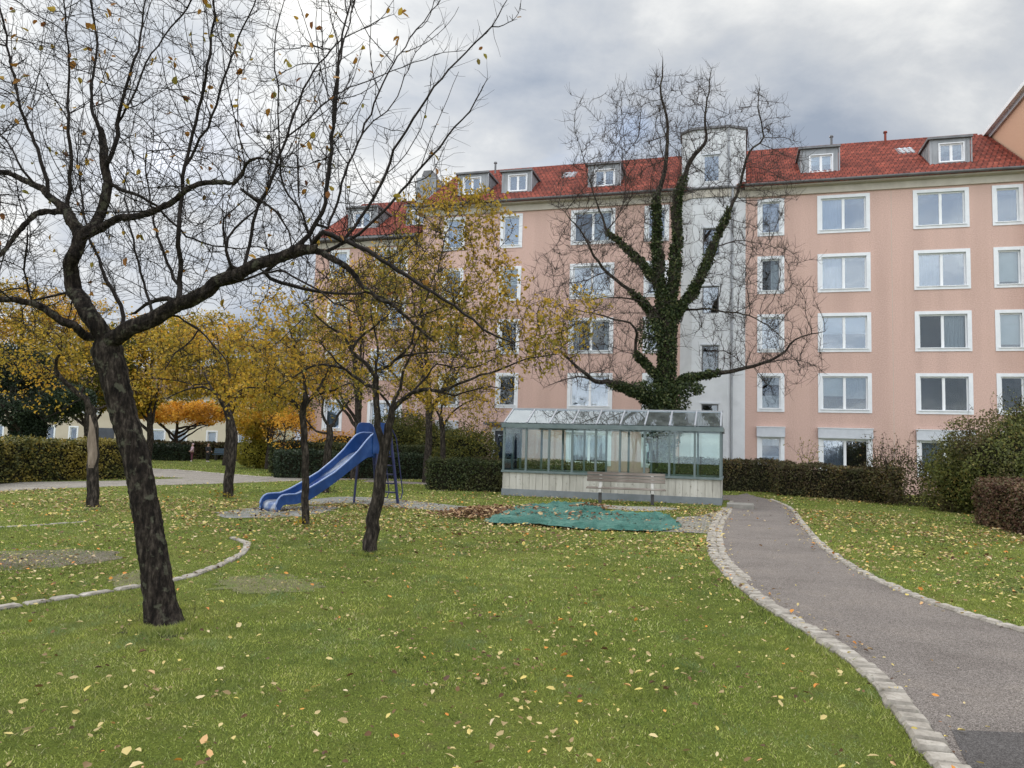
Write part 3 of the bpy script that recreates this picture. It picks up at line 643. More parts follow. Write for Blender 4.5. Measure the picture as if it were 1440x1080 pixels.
# entrance door at the left
holes.append((-12.32, -11.08, -.1, 2.52))
holes.append((-2.95, -.1, -1, 20))     # the stair tower stands in this gap
mb = wall_holes(XL, XR, -.2, ZE, holes)
mb.quad((XL, 0, -.2), (XL, 11, -.2), (XL, 11, ZE), (XL, 5.5, ZE+5.85*PITCH), (XL, 0, ZE)); mb.quad((XR, 0, -.2), (XR, 11, -.2), (XR, 11, ZE), (XR, 0, ZE)); mb.quad((XL, 11, -.2), (XR, 11, -.2), (XR, 11, ZE), (XL, 11, ZE))
me = bpy.data.meshes.new('wall'); me.from_pydata(mb.v, [], mb.f); me.update(); link('wall', me, M['pink'], B1)
# string course / cornice and gutter, broken at the tower
for a, c in ((XL-.05, -3.0), (-.05, XR)):
    MB().box(a, c, -.10, -.002, 13.78, 14.10).build('cornice', M['cream'], B1)
    MB().prism([(-.10, 14.102), (-.002, 14.102), (-.002, 14.2), (-.38, 14.2), (-.38, 14.13), (-.20, 14.12)], 0, a, c).build('soffit', M['cream'], B1)
    MB().prism([(-.52+.075*math.cos(t), 14.27+.085*math.sin(t)) for t in np.linspace(math.pi, 2*math.pi, 8)]+[(-.445, 14.29), (-.595, 14.29)], 0, a-.03, c).build('gutter', M['gutter'], B1)
for a, c in ((XL-.12, -2.55), (-.45, XR)):
    tile_roof('roof', a, c, -.42, 14.24, 5.5, B1)
mb = MB(); mb.quad((XL-.12, -.40, 14.19), (XR, -.40, 14.19), (XR, 5.5, 14.19+5.9*PITCH), (XL-.12, 5.5, 14.19+5.9*PITCH)); mb.quad((XL-.12, 5.5, 14.19+5.9*PITCH), (XR, 5.5, 14.19+5.9*PITCH), (XR, 11.4, 14.19), (XL-.12, 11.4, 14.19)); mb.build('roof_underlay', M['tiles'], B1)
mb = MB(); split_ = False
for i in range(int((XR-XL)/.36)):
    x = XL-.12+i*.36
    if -2.6 < x < -.4: continue
    mb.tube([(x, 5.5, 18.16), (x+.38, 5.5, 18.14)], [.10, .115], 8)
    if abs(x+2.6) < .5 and not split_: mb.build('ridge_tiles', M['tiles'], B1); mb = MB(); split_ = True
mb.build('ridge_tiles', M['tiles'], B1)
MB().box(XL-.16, XL-.121, -.42, 0, 14.1, 14.34).build('verge', M['gutter'], B1)
# movement joint with its pale filler line
MB().box(6.30, 6.315, -.004, -.0005, .2, 13.75).build('joint', M['cream'], B1)
# vents on the ridge
for x in (-14.2, -3.3, 4.4, 7.0): MB().tube([(x, 4.9, 17.7), (x, 4.9, 18.42)], .06, 8).tube([(x, 4.9, 18.42), (x, 4.9, 18.50)], [.11, .09], 8).build('roof_vent', M['tiles'] if x > 6 else M['gutter'], B1)
def dormer(root, x0, x1, yf, zb, zt, wx0, wx1, wz0, wz1, pit0=-.42, ze=14.24):
    yb = pit0+(zt+.02-ze)/PITCH+.3
    d = MB(); d.box(x0, wx0, yf, yf+.12, zb-.1, zt); d.box(wx1, x1, yf, yf+.12, zb-.1, zt); d.box(wx0, wx1, yf, yf+.12, wz1, zt); d.box(wx0, wx1, yf, yf+.12, zb-.1, wz0)
    zz = lambda y: ze+(y-pit0)*PITCH
    for xa, xb in ((x0, x0+.08), (x1-.08, x1)): d.prism([(yf+.121, zz(yf)-.05), (yb, zz(yb)-.05), (yb, zt), (yf+.121, zt)], 0, xa, xb)
    # standing seams on face and cheeks
    for x in (x0+.12, x1-.12): d.box(x-.012, x+.012, yf-.02, yf-.001, zb-.1, zt)
    for k in range(1, 6):
        y = yf+.12+k*.28
        if zz(y) < zt-.05:
            for xa in (x0-.02, x1): d.box(xa, xa+.02, y-.01, y+.01, zz(y)-.02, zt)
    o = d.build('dormer', M['zinc'], root)
    MB().box(x0-.10, x1+.10, yf-.14, yb+.1, zt+.001, zt+.10).build('dormer_roof', M['gutter'], o)
    MB().tube([(x1+.05, yf-.03, zb), (x1+.05, yf-.03, zt)], .035, 6).build('downpipe', M['pipe'], o)
    w_ = window(root, wx0, wz0, round(wx1-wx0, 3), round(wz1-wz0, 3), 'blind_half' if x0 > 0 and x0 < 5 else 'plain', 2, sur=.05, y=yf+.0, sill=False, depth=.11, glass='glass_high')
    return o
dormer(B1, 2.52, 4.20, .87, 15.02, 16.28, 2.90, 3.98, 15.12, 16.00)
dormer(B1, 8.12, 9.78, .87, 15.08, 16.28, 8.48, 9.55, 15.18, 16.10)
dormer(B1, -7.84, -6.20, .80, 15.02, 16.25, -7.52, -6.42, 15.12, 16.02)
dormer(B1, -12.50, -10.90, .80, 15.02, 16.22, -12.15, -11.08, 15.15, 16.08)
dormer(B1, -15.05, -13.35, .92, 15.10, 16.32, -14.75, -13.7, 15.2, 16.15)
# skylights between the dormers
for x in (7.25, -13.2, -9.8):
    ya, yb = 2.9, 4.0; za = 14.24+(ya+.42)*PITCH+.07; zb = 14.24+(yb+.42)*PITCH+.07
    s_ = MB().quad((x, ya, za), (x+.8, ya, za), (x+.8, yb, zb), (x, yb, zb)).quad((x, ya, za-.1), (x+.8, ya, za-.1), (x+.8, ya, za), (x, ya, za)).quad((x, ya, za-.1), (x, yb, zb-.1), (x, yb, zb), (x, ya, za)).quad((x+.8, ya, za-.1), (x+.8, yb, zb-.1), (x+.8, yb, zb), (x+.8, ya, za)).build('skylight', M['gutter'], B1)
    MB().box(0, .66, 0, 1.1, 0, .01).build('pane', M['glass_high'], s_); pn = [c for c in s_.children if c.name.startswith('pane')][0]; pn.location = (x+.07, ya+.1, za+.075); pn.rotation_euler = (math.atan(PITCH), 0, 0)
# polygonal stair tower
TW = [(-3.02, .0), (-2.46, -.42), (-.82, -.42), (-.02, .0)]
ZT = 17.15
zlist = [15.95-2.80*k for k in range(5)]
th_ = [(-1.98, -1.22, z-1.30, z) for z in (15.85, 12.25, 9.45, 6.62, 3.85)]
mb = wall_holes(TW[1][0], TW[2][0], -.2, ZT, th_, y=-.42)
for p, q in ((TW[0], TW[1]), (TW[2], TW[3])): mb.quad((*p, -.2), (*q, -.2), (*q, ZT), (*p, ZT))
mb.quad((TW[0][0], 0, 10), (TW[0][0], 5.4, 10), (TW[0][0], 5.4, ZT), (TW[0][0], 0, ZT)); mb.quad((TW[3][0], 0, 10), (TW[3][0], 5.4, 10), (TW[3][0], 5.4, ZT), (TW[3][0], 0, ZT))
tw = mb.build('stair_tower', M['tower_white'], B1)
mb = MB(); e = .10
P_ = [(TW[0][0]-e, 5.5), (TW[0][0]-e, -.02), (TW[1][0]-.05, -.42-e), (TW[2][0]+.05, -.42-e), (TW[3][0]+e, -.02), (TW[3][0]+e, 5.5)]
mb.prism([list(p) for p in P_], 2, ZT, ZT+.11); mb.build('tower_roof', M['gutter'], tw)
mb = MB(); 
for p, q in zip(((-3.07, -.04), (-2.46, -.49), (-.82, -.49)), ((-2.46, -.49), (-.82, -.49), (.03, -.04))):
    mb.tube([(*p, 14.22), (*q, 14.22)], .075, 8)
mb.build('gutter', M['gutter'], B1)
mb = MB()
for (p, q) in ((TW[0], TW[1]), (TW[1], TW[2]), (TW[2], TW[3])):
    d = np.array(q)-np.array(p); L = np.linalg.norm(d); d /= L; nn_ = np.array([d[1], -d[0]])*.05
    a, c = np.array(p), np.array(q); mb.quad((*(a+nn_), 13.78), (*(c+nn_), 13.78), (*(c+nn_), 14.15), (*(a+nn_), 14.15)); mb.quad((*a, 13.78), (*c, 13.78), (*(c+nn_), 13.78), (*(a+nn_), 13.78))
mb.build('cornice', M['cream'], tw)
for k, (a, c, z0, z1) in enumerate(th_):
    f = MB(); f.box(a, a+.05, -.39, -.33, z0, z1); f.box(c-.05, c, -.39, -.33, z0, z1); f.box(a+.05, c-.05, -.39, -.33, z1-.05, z1); f.box(a+.05, c-.05, -.39, -.33, z0, z0+.05)
    s_ = f.build('window', M['gutter'] if k else M['trim'], B1)
    MB().box(a+.03, c-.03, -.37, -.364, z0+.03, z1-.03).build('pane', M['glass_high'] if k < 3 else M['glass'], s_)
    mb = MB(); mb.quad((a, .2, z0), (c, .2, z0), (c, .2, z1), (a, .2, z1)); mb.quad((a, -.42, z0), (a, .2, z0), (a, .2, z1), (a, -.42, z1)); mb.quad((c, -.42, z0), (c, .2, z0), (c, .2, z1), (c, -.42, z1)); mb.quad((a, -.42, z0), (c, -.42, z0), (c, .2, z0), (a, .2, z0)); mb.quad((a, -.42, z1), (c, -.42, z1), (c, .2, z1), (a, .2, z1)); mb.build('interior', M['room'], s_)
    MB().box(a-.06, c+.06, -.47, -.422, z1+.02, z1+.08).build('lintel', M['box_grey'], s_)
MB().tube([(-.62, -.40, .1), (-.62, -.40, 14.15)], .055, 8).build('downpipe', M['pipe'], B1)
MB().tube([(-.80, -.50, 14.3), (-.80, -.50, 17.1)], .05, 8).build('downpipe', M['pipe'], B1)
# entrance with canopy
d_ = MB(); d_.box(-12.37, -12.20, -.05, .10, 0, 2.58); d_.box(-11.20, -11.03, -.05, .10, 0, 2.58); d_.box(-12.20, -11.20, -.05, .10, 2.40, 2.58)
dr = d_.build('door', M['trim'], B1); MB().box(-12.20, -11.20, .03, .08, .02, 2.40).build('door_leaf', M['door_dark'], dr); MB().box(-12.05, -11.55, .02, .0299, .9, 2.2).build('door_glass', M['glass'], dr); MB().tube([(-11.32, -.02, 1.0), (-11.32, -.02, 1.25)], .015, 6).build('handle', M['sash'], dr)
MB().box(-12.55, -10.5, -.9, -.055, 2.68, 2.82).build('porch_canopy', M['gutter'], B1)
# ---------------------------------------------------------------- lower block to the left
B2 = empty('apartment_block', tuple(A0+fu*(-23.0)), -FA, 'lower pink apartment block with red roof behind the branches, left of the long pink block', 'apartment block')
W_ = 6.38; h2 = []; ze2 = 12.7
for cx in (.9, 3.6):
    for k in range(4):
        z = 10.5-2.77*k; h2.append((cx+.03, cx+1.17 if cx < 3 else cx+1.97, z+.03, z+1.67)); window(B2, cx, z, 1.2 if cx < 3 else 2.0, 1.7, ['full', 'sides', 'plain', 'full'][k], 1 if cx < 3 else 2, glass='glass_high')
mb = wall_holes(0, W_, -.2, ze2, h2); mb.quad((0, 0, -.2), (0, 11, -.2), (0, 11, ze2), (0, 5.5, ze2+3.6), (0, 0, ze2))
me = bpy.data.meshes.new('wall'); me.from_pydata(mb.v, [], mb.f); me.update(); link('wall', me, M['pink_left'], B2)
MB().box(-.05, W_, -.10, -.002, ze2-.42, ze2-.10).build('cornice', M['cream'], B2); MB().box(-.1, W_, -.55, -.12, ze2-.06, ze2+.06).build('gutter', M['gutter'], B2)
tile_roof('roof', -.12, W_, -.42, ze2+.04, 5.5, B2)
mb = MB(); zr = ze2-.01+5.9*PITCH; mb.quad((-.12, -.40, ze2-.01), (W_, -.40, ze2-.01), (W_, 5.5, zr), (-.12, 5.5, zr)); mb.quad((-.12, 5.5, zr), (W_, 5.5, zr), (W_, 11.4, ze2), (-.12, 11.4, ze2)); mb.build('roof_underlay', M['tiles'], B2)
dormer(B2, 1.4, 3.2, .85, ze2+.85, ze2+2.1, 1.75, 2.85, ze2+.95, ze2+1.9, ze=ze2+.04)
dormer(B2, 5.0, 6.3, .85, ze2+.85, ze2+2.0, 5.3, 6.1, ze2+.95, ze2+1.8, ze=ze2+.04)
MB().box(4.95, 6.15, 2.2, 3.4, ze2+1.2, ze2+4.15).build('chimney', M['zinc'], B2); MB().prism([(5.15, ze2+4.151), (5.95, ze2+4.151), (5.8, ze2+4.6), (5.3, ze2+4.6)], 1, 2.35, 3.25).build('chimney_cap', M['gutter'], B2)
# ---------------------------------------------------------------- taller wing at the right edge
B3 = empty('apartment_block', tuple(A0+fu*11.85), -FA, 'taller orange-salmon building wing rising above the roof at the right edge', 'apartment block')
MB().box(0, 12, -.6, 22, -.2, 17.75).build('wall', M['salmon'], B3)
MB().box(-.30, 12.3, -.9, 22.3, 17.95, 18.15).build('eaves', M['trim'], B3); MB().box(-.10, 12.1, -.72, 22.12, 17.751, 17.949).build('cornice', M['box_grey'], B3)
MB().prism([(.0, 18.151), (12.0, 18.151), (6, 21.0)], 1, -.6, 22.0).build('roof', M['tiles'], B3)
# ---------------------------------------------------------------- beige houses far to the left
M['roof_brown'] = noisy('brown_roof', [(.3, (.09, .055, .04)), (.7, (.16, .10, .07))], 3, .9)
M['beige'] = noisy('beige_render', [(.3, (.44, .38, .29)), (.7, (.54, .48, .38))], .5, .95)
M['cream_wall'] = noisy('cream_render', [(.3, (.55, .50, .38)), (.7, (.64, .58, .46))], .5, .95)
def far_house(xa, xb, Y, h, label, wins, mat, garage=None):
    a = D(xa, 620, Y); b_ = D(xb, 620, Y); w_ = b_[0]-a[0]
    rt = empty('house', (a[0], Y, 0), 0, label, 'house'); hs = []
    for x, z, ww, hh in wins: hs.append((x+.02, x+ww-.02, z+.02, z+hh-.02)); window(rt, x, z, ww, hh, random.choice(['plain', 'sides', 'full']), 2 if ww > 1.5 else 1, sur=.14)
    mb = wall_holes(0, w_, -.3, h, hs); mb.quad((0, 0, -.3), (0, 9, -.3), (0, 9, h), (0, 4.5, h+2.6), (0, 0, h)); mb.quad((w_, 0, -.3), (w_, 9, -.3), (w_, 9, h), (w_, 4.5, h+2.6), (w_, 0, h))
    me = bpy.data.meshes.new('wall'); me.from_pydata(mb.v, [], mb.f); me.update(); link('wall', me, mat, rt)
    mb = MB(); mb.quad((-.3, -.5, h-.2), (w_+.3, -.5, h-.2), (w_+.3, 4.5, h+2.7), (-.3, 4.5, h+2.7)); mb.quad((-.3, 9.5, h-.2), (w_+.3, 9.5, h-.2), (w_+.3, 4.5, h+2.7), (-.3, 4.5, h+2.7)); mb.build('roof', M['roof_brown'], rt)
    if garage: MB().box(garage[0], garage[1], -.06, -.01, 0, 2.3).build('garage_door', M['door_dark'], rt)
    return rt
far_house(-60, 168, 70, 5.6, 'beige house behind the left hedge and the dark ivy tree', [(7.3, .9, 1.6, 1.5), (2.6, .9, 1.6, 1.5), (10.1, .9, .9, 1.5), (7.3, 3.5, 1.6, 1.5), (11.2, 3.5, 1.6, 1.5)], M['beige'], (12.0, 14.3))
far_house(172, 372, 66, 5.6, 'cream house behind the orange tree and the two children', [(2.2, .9, 1.5, 1.4), (4.1, .9, 1.5, 1.4), (7.2, .3, 1.0, 2.0), (9.0, .9, 1.9, 1.4), (2.2, 3.5, 1.5, 1.4), (6, 3.5, 1.5, 1.4)], M['cream_wall'])
# ================================================================== CONSERVATORY
M['cframe'] = noisy('green_grey_metal', [(.3, (.10, .135, .135)), (.7, (.16, .20, .20))], 3, .45, metal=.2)
M['cboard'] = noisy('grey_white_boards', [(.25, (.27, .255, .22)), (.5, (.46, .44, .39)), (.75, (.58, .56, .51))], 3.0, .9, .002, 40, (1, 1, .15), second=(9, .6, .72, (.16, .14, .11), .7))
M['cbase'] = noisy('grey_plinth', [(.3, (.15, .17, .18)), (.7, (.22, .24, .255))], 2.5, .8, .002, 30)
ca = R(16.5); cl0 = np.array([-.25, 25.15, 0.]); 
CV = empty('conservatory', tuple(cl0), -ca, 'green-framed glass conservatory with boarded knee wall between the hedges', 'conservatory')
CL, CD, HE, HR, HK, HB = 6.97, 2.1, 2.34, 2.86, .76, .22
MB().box(0, CL, 0, CD, -.1, HB).build('plinth', M['cbase'], CV)
for (x0, x1, y0, y1, nm) in ((.0, CL, -.0, .05, 'front'), (.0, CL, CD-.05, CD, 'back')):
    mb = MB(); n = 31; w_ = (x1-x0-.1)/n
    for i in range(n): mb.box(x0+.05+i*w_+.010, x0+.05+(i+1)*w_-.010, y0+.015, y1-.005, HB+.001, HK-.001)
    mb.box(x0+.06, x1-.06, y0+.035, y1-.012, HB+.002, HK-.002); mb.build('knee_wall', M['cboard'], CV)
for x in (0.01, CL-.06):
    mb = MB(); n = 8; w_ = (CD-.12)/n
    for i in range(n): mb.box(x, x+.05, .06+i*w_+.005, .06+(i+1)*w_-.005, HB+.001, HK-.001)
    mb.build('knee_wall', M['cboard'], CV)
mb = MB(); mb.box(-.02, CL+.02, -.04, .09, HK, HK+.07); mb.box(-.02, CL+.02, CD-.09, CD+.04, HK, HK+.07); mb.box(-.02, .09, .091, CD-.091, HK, HK+.07); mb.box(CL-.09, CL+.02, .091, CD-.091, HK, HK+.07); mb.build('sill_rail', M['cframe'], CV)
mb = MB(); mb.box(-.04, CL+.04, -.06, .10, HE-.12, HE+.02); mb.box(-.04, CL+.04, CD-.10, CD+.06, HE-.12, HE+.02); mb.box(-.04, .10, .101, CD-.101, HE-.12, HE+.02); mb.box(CL-.10, CL+.04, .101, CD-.101, HE-.12, HE+.02); mb.build('eaves_rail', M['cframe'], CV)
NB = 9; bw = (CL-.08)/NB
pm = MB().box(0, .065, 0, .07, HK+.07, HE-.12).mesh('post'); pm.materials.append(M['cframe'])
for i in range(NB+1):
    for y in (0.0, CD-.07):
        o = bpy.data.objects.new('post', pm); COL.objects.link(o); o.parent = CV; o.location = (.005+i*bw, y, 0)
for x in (.005, .005+NB*bw):
    for y in (CD/2-.03,):
        o = bpy.data.objects.new('post', pm); COL.objects.link(o); o.parent = CV; o.location = (x, y, 0)
gm = MB().box(0, bw-.066, .03, .036, HK+.07, HE-.12).mesh('glass_pane'); gm.materials.append(M['glass_con'])
for i in range(NB):
    for y in (0.0, CD-.07):
        o = bpy.data.objects.new('glass_pane', gm); COL.objects.link(o); o.parent = CV; o.location = (.0705+i*bw, y, 0)
for x in (.03, CL-.04):
    for a, c in ((.075, CD/2-.035), (CD/2+.045, CD-.075)): MB().box(x, x+.006, a, c, HK+.07, HE-.12).build('glass_pane', M['glass_con'], CV)
# gabled roof
ra = math.atan2(HR-HE-.02, CD/2); rl = math.hypot(HR-HE-.02, CD/2)
rm = MB().box(0, .045, 0, rl, 0, .05).mesh('rafter'); rm.materials.append(M['pipe'])
rg = MB().box(0, bw-.046, 0, rl, .02, .026).mesh('roof_pane'); rg.materials.append(M['glass_roof'])
for i in range(NB+1):
    for s_ in (0, 1):
        for me_, dx in ((rm, 0), (rg, .0455)):
            if me_ is rg and i == NB: continue
            o = bpy.data.objects.new(me_.name.split('.')[0], me_); COL.objects.link(o); o.parent = CV
            if s_ == 0: o.location = (.015+i*bw+dx, 0, HE+.02); o.rotation_euler = (ra, 0, 0)
            else: o.location = (.015+i*bw+dx, CD, HE+.02); o.rotation_euler = (-ra, 0, 0); o.scale = (1, -1, 1)
MB().box(-.01, CL+.01, CD/2-.03, CD/2+.03, HR+.0, HR+.06).build('ridge_bar', M['pipe'], CV)
for x in (.015, CL-.045): MB().prism([(0.11, HE+.022), (CD-.11, HE+.022), (CD/2, HR-.02)], 0, x+.01, x+.016).build('gable_pane', M['glass_con'], CV)
MB().box(5*bw+.9, 5*bw+.94, -.045, -.005, 1.35, 1.55).build('handle', M['door_dark'], CV)
# concrete step at the right end
st = MB().box(0, .75, 0, .9, 0, .13).build('concrete_step', M['paving'], None, bevel=.01); st.location = tuple(G(1022, 715)[:2])+(0.001,); st.rotation_euler = (0, 0, -ca); tag(st, 'low concrete step at the right end of the glass conservatory beside the path', 'step')
# ================================================================== BENCH
M['bwood'] = noisy('weathered_wood', [(.3, (.07, .055, .045)), (.5, (.15, .125, .105)), (.7, (.26, .23, .20))], 4, .9, .003, 40, (.2, 1, 1), spec=.15)
M['concrete'] = noisy('concrete', [(.3, (.40, .39, .36)), (.7, (.55, .54, .50))], 5, .9, .002, 40)
M['iron'] = noisy('dark_iron', [(.3, (.03, .03, .032)), (.7, (.07, .065, .06))], 5, .6)
fl = G(838, 708); fr_ = G(918, 710); 
BE = empty('park_bench', (fl[0]-.30, fl[1], 0), -R(9), 'weathered wooden park bench standing in front of the glass conservatory', 'bench')
BL = 2.3
def slat(name, y, z, ang, w_=.10, t=.035):
    o = MB().box(0, BL, -w_/2, w_/2, 0, t).build(name, M['bwood'], BE, bevel=.006); o.location = (0, y, z); o.rotation_euler = (ang, 0, 0); return o
for k in range(4): slat('seat', .02+.115*k, .43+.004*k, 0)
for k in range(3): slat('backrest', .49+.032*k, .665+.098*k, R(72), .085)
for x in (.36, BL-.42):
    l = MB(); l.box(x, x+.09, .10, .36, -.05, .36); l.box(x-.01, x+.10, .02, .44, .361, .425); l.build('leg', M['iron'], BE)
    a = MB().prism([(.40, .36), (.46, .36), (.585, .90), (.53, .90)], 0, x+.005, x+.085).build('bracket', M['concrete'], BE)
    MB().box(x+.0, x+.09, -.025, .015, .33, .50).build('bracket', M['concrete'], BE)
# ================================================================== SLIDE
m, nt, b = newmat('blue_paint'); M['blue'] = m
n1 = noise(nt, 3, 5, .6); r1 = ramp(nt, [(.3, (.005, .032, .12)), (.55, (.009, .050, .19)), (.8, (.04, .10, .26))]); nt.links.new(n1.outputs['Fac'], r1.inputs[0]); nt.links.new(r1.outputs[0], b.inputs['Base Color']); b.inputs['Roughness'].default_value = .38
M['blue_edge'] = noisy('blue_edge', [(.3, (.12, .18, .38)), (.7, (.22, .30, .48))], 6, .4)
m, nt, b = newmat('worn_chute'); M['chute'] = m
n1 = noise(nt, 2.2, 5, .6, stretch=(.4, 2.2, 1)); r1 = ramp(nt, [(.36, (.02, .055, .26)), (.5, (.16, .22, .36)), (.62, (.42, .45, .50))]); nt.links.new(n1.outputs['Fac'], r1.inputs[0]); nt.links.new(r1.outputs[0], b.inputs['Base Color']); b.inputs['Roughness'].default_value = .28; b.inputs['Metallic'].default_value = .35
M['navy'] = noisy('navy_steel', [(.3, (.012, .018, .06)), (.7, (.03, .035, .12))], 4, .45)
SL = empty('playground_slide', (-5.30, 16.98, 0), math.atan2(.85, .53), 'blue playground slide with ladder on the lawn behind the slim trees', 'slide')
W = .25    # half width ; local x runs uphill, y to the left (far side)
rail = [(0, .0), (-.02, .16), (.03, .29), (.13, .36), (.32, .375), (.55, .375), (.80, .45), (1.1, .57), (1.7, .84), (2.15, 1.12), (2.5, 1.38), (2.75, 1.62), (2.95, 1.78), (3.15, 1.84), (3.55, 1.84)]
bed = [(.03, .0), (.05, .13), (.10, .19), (.25, .20), (.55, .20), (.85, .26), (1.1, .36), (1.7, .66), (2.15, .92), (2.5, 1.13), (2.75, 1.26), (3.0, 1.32), (3.55, 1.32)]
low = [(.10, .0), (.12, .10), (.20, .15), (.55, .15), (.88, .20), (1.15, .31), (1.75, .61), (2.2, .87), (2.55, 1.07), (2.8, 1.20), (3.0, 1.24), (3.55, 1.24)]
def resam(pts, n=48):
    P = np.array(pts); s = np.r_[0, np.cumsum(np.linalg.norm(np.diff(P, axis=0), axis=1))]; t = np.linspace(0, s[-1], n); return np.stack([np.interp(t, s, P[:, 0]), np.interp(t, s, P[:, 1])], 1)
ra_, be_, lo_ = resam(rail), resam(bed), resam(low)
for sy in (-1, 1):
    mb = MB(); y0, y1 = sorted((sy*W, sy*(W+.022)))
    n = len(ra_)
    for i in range(n): 
        for y in (y0, y1): mb.v += [(ra_[i][0], y, ra_[i][1]), (lo_[i][0], y, lo_[i][1])]
    for i in range(n-1):
        a = i*4; c = a+4
        mb.f += [(a, a+1, c+1, c), (a+2, a+3, c+3, c+2), (a, a+2, c+2, c), (a+1, a+3, c+3, c+1)]
    mb.f += [(0, 1, 3, 2), (4*n-4, 4*n-3, 4*n-1, 4*n-2)]
    mb.build('side_panel', M['blue'], SL)
    MB().tube([(p[0], sy*(W+.011), p[1]) for p in ra_], .020, 6).build('edge_rail', M['blue_edge'], SL, smooth=True)
    # guard panel of the platform, rounded corners
    g = [(2.98, 1.30), (3.62, 1.30), (3.62, 1.98), (3.56, 2.07), (3.44, 2.10), (3.16, 2.10), (3.05, 2.07), (2.98, 1.97)]
    y0, y1 = sorted((sy*(W+.03), sy*(W+.055)))
    MB().prism([list(q) for q in g], 1, y0, y1).build('guard_panel', M['blue'], SL, bevel=.008)
mb = MB(); n = len(be_); K = 7
for i in range(n):
    for j in range(K):
        v = -1+2*j/(K-1); mb.v.append((be_[i][0], v*W, be_[i][1]+.035*abs(v)**3))
for i in range(n-1):
    for j in range(K-1): mb.f.append((i*K+j, i*K+j+1, (i+1)*K+j+1, (i+1)*K+j))
ch_ = mb.build('chute', M['chute'], SL, smooth=True); so = ch_.modifiers.new('s', 'SOLIDIFY'); so.thickness = .008
MB().box(3.05, 3.62, -W, W, 1.20, 1.30).build('platform', M['blue'], SL)
for sy in (-1, 1):
    MB().tube([(3.58, sy*(W+.06), 1.95), (3.95, sy*(W+.12), 0)], .038, 8).build('leg', M['navy'], SL)
    MB().tube([(3.12, sy*(W+.07), 1.3), (3.05, sy*(W+.09), 0)], .030, 8).build('leg', M['navy'], SL)
    MB().tube([(3.60, sy*W*.8, 1.98), (3.72, sy*W*.85, 2.02), (3.95, sy*W*.9, 1.70), (4.28, sy*W*.95, .28), (4.22, sy*W*.95, .12), (4.0, sy*W, .14)], .017, 6).build('handrail', M['navy'], SL)
for k in range(5):
    z = .28+.235*k; x = 3.92-.32*(z/1.3)*.9
    MB().box(x-.02, x+.10, -W-.05, W+.05, z, z+.03).build('rung', M['navy'], SL)
# ================================================================== TARP and leaf heap
m, nt, b = newmat('tarp'); M['tarp'] = m
n1 = noise(nt, 2.5, 5, .6); n2 = noise(nt, 120, 2, .5); r1 = ramp(nt, [(.3, (.018, .085, .065)), (.5, (.035, .135, .105)), (.7, (.085, .215, .17))]); nt.links.new(n1.outputs['Fac'], r1.inputs[0])
r2 = ramp(nt, [(.4, (.7, .7, .7)), (.6, (1.15, 1.15, 1.15))]); nt.links.new(n2.outputs['Fac'], r2.inputs[0]); nt.links.new(mixc(nt, 1.0, r1.outputs[0], r2.outputs[0], 'MULTIPLY'), b.inputs['Base Color']); b.inputs['Roughness'].default_value = .8
bp = nt.nodes.new('ShaderNodeBump'); bp.inputs['Distance'].default_value = .09; n3 = noise(nt, 7, 5, .6, stretch=(.35, 1.8, 1)); nt.links.new(n3.outputs['Fac'], bp.inputs['Height']); nt.links.new(bp.outputs[0], b.inputs['Normal'])
outl = gp((688,738),(682,734),(700,727),(735,714),(780,711),(828,712),(852,722),(900,727),(938,729),(957,743),(918,749),(860,748),(800,745),(742,740))
a_ = curve2(list(outl)+[outl[0]], 300)[:-1]; a_ = a_+rng.normal(size=a_.shape)*.018; c_ = a_.mean(0)
rings = 60; V = []; 
for r_ in range(rings+1):
    t = r_/rings; V.append(c_+(a_-c_)*t)
V = np.concatenate(V); N = len(a_)
wx = V+np.c_[vnoise(V, .9, 35), vnoise(V, .9, 36)]*1.1
zf = .03+.09*np.clip(vnoise(V*np.array([.55, 1.9])+7, 1.0, 31)-.35, 0, 1)+.075*(1-np.abs(vnoise(wx*np.array([.5, 2.6]), 1.2, 32)-.5)*2)**4+.06*(1-np.abs(vnoise(wx*np.array([1.1, 5.0]), 1.6, 34)-.5)*2)**6+.02*vnoise(V, 9, 33)
edge = np.repeat(np.arange(rings+1)/rings, N); zf = np.where(edge > .94, zf*.45, zf)
V3 = np.c_[V, zf]; i = (np.arange(rings)[:, None]*N+np.arange(N)[None]); j = (np.arange(rings)[:, None]*N+((np.arange(N)+1) % N)[None]); Fc = np.stack([i, j, j+N, i+N], -1).reshape(-1, 4)
o = link('tarpaulin', fastmesh('tarpaulin', V3, Fc), M['tarp'], None, True); so = o.modifiers.new('s', 'SOLIDIFY'); so.thickness = .006
tag(o, 'wrinkled green net tarpaulin spread over the sand pit in front of the bench', 'tarpaulin')
M['leaf_heap'] = leafmat('leaf_heap', [(0, (.07, .035, .02)), (.4, (.18, .09, .045)), (.7, (.34, .21, .11)), (1, (.5, .37, .2))], .1, .8)
def heap(c, r, n, h):
    q = rng.normal(size=(n, 2)); q = q[np.linalg.norm(q, axis=1) < 2]; P = np.array(c[:2])+q*np.array(r); z = h*np.exp(-(q**2).sum(1)*.6)*rng.random(len(q)); V, Fc, rr = litter(P, .075); V[:, 2] += np.repeat(z, 6)+.02; return V, Fc, rr
parts = [heap(G(668,727), (.55, .45), 1500, .16), heap(G(700,722), (.5, .5), 900, .14), heap(G(830,716), (.35, .3), 350, .12), heap(G(800,732), (1.3, .7), 420, .16), heap(G(735,722), (.6, .4), 350, .2)]
off = 0; VV, FF, RR = [], [], []
for V, Fc, rr in parts: VV.append(V); FF.append(Fc+off); RR.append(rr); off += len(V)
o = link('leaf_heap', fastmesh('leaf_heap', np.vstack(VV), np.vstack(FF), np.concatenate(RR)), M['leaf_heap']); tag(o, kind='stuff')
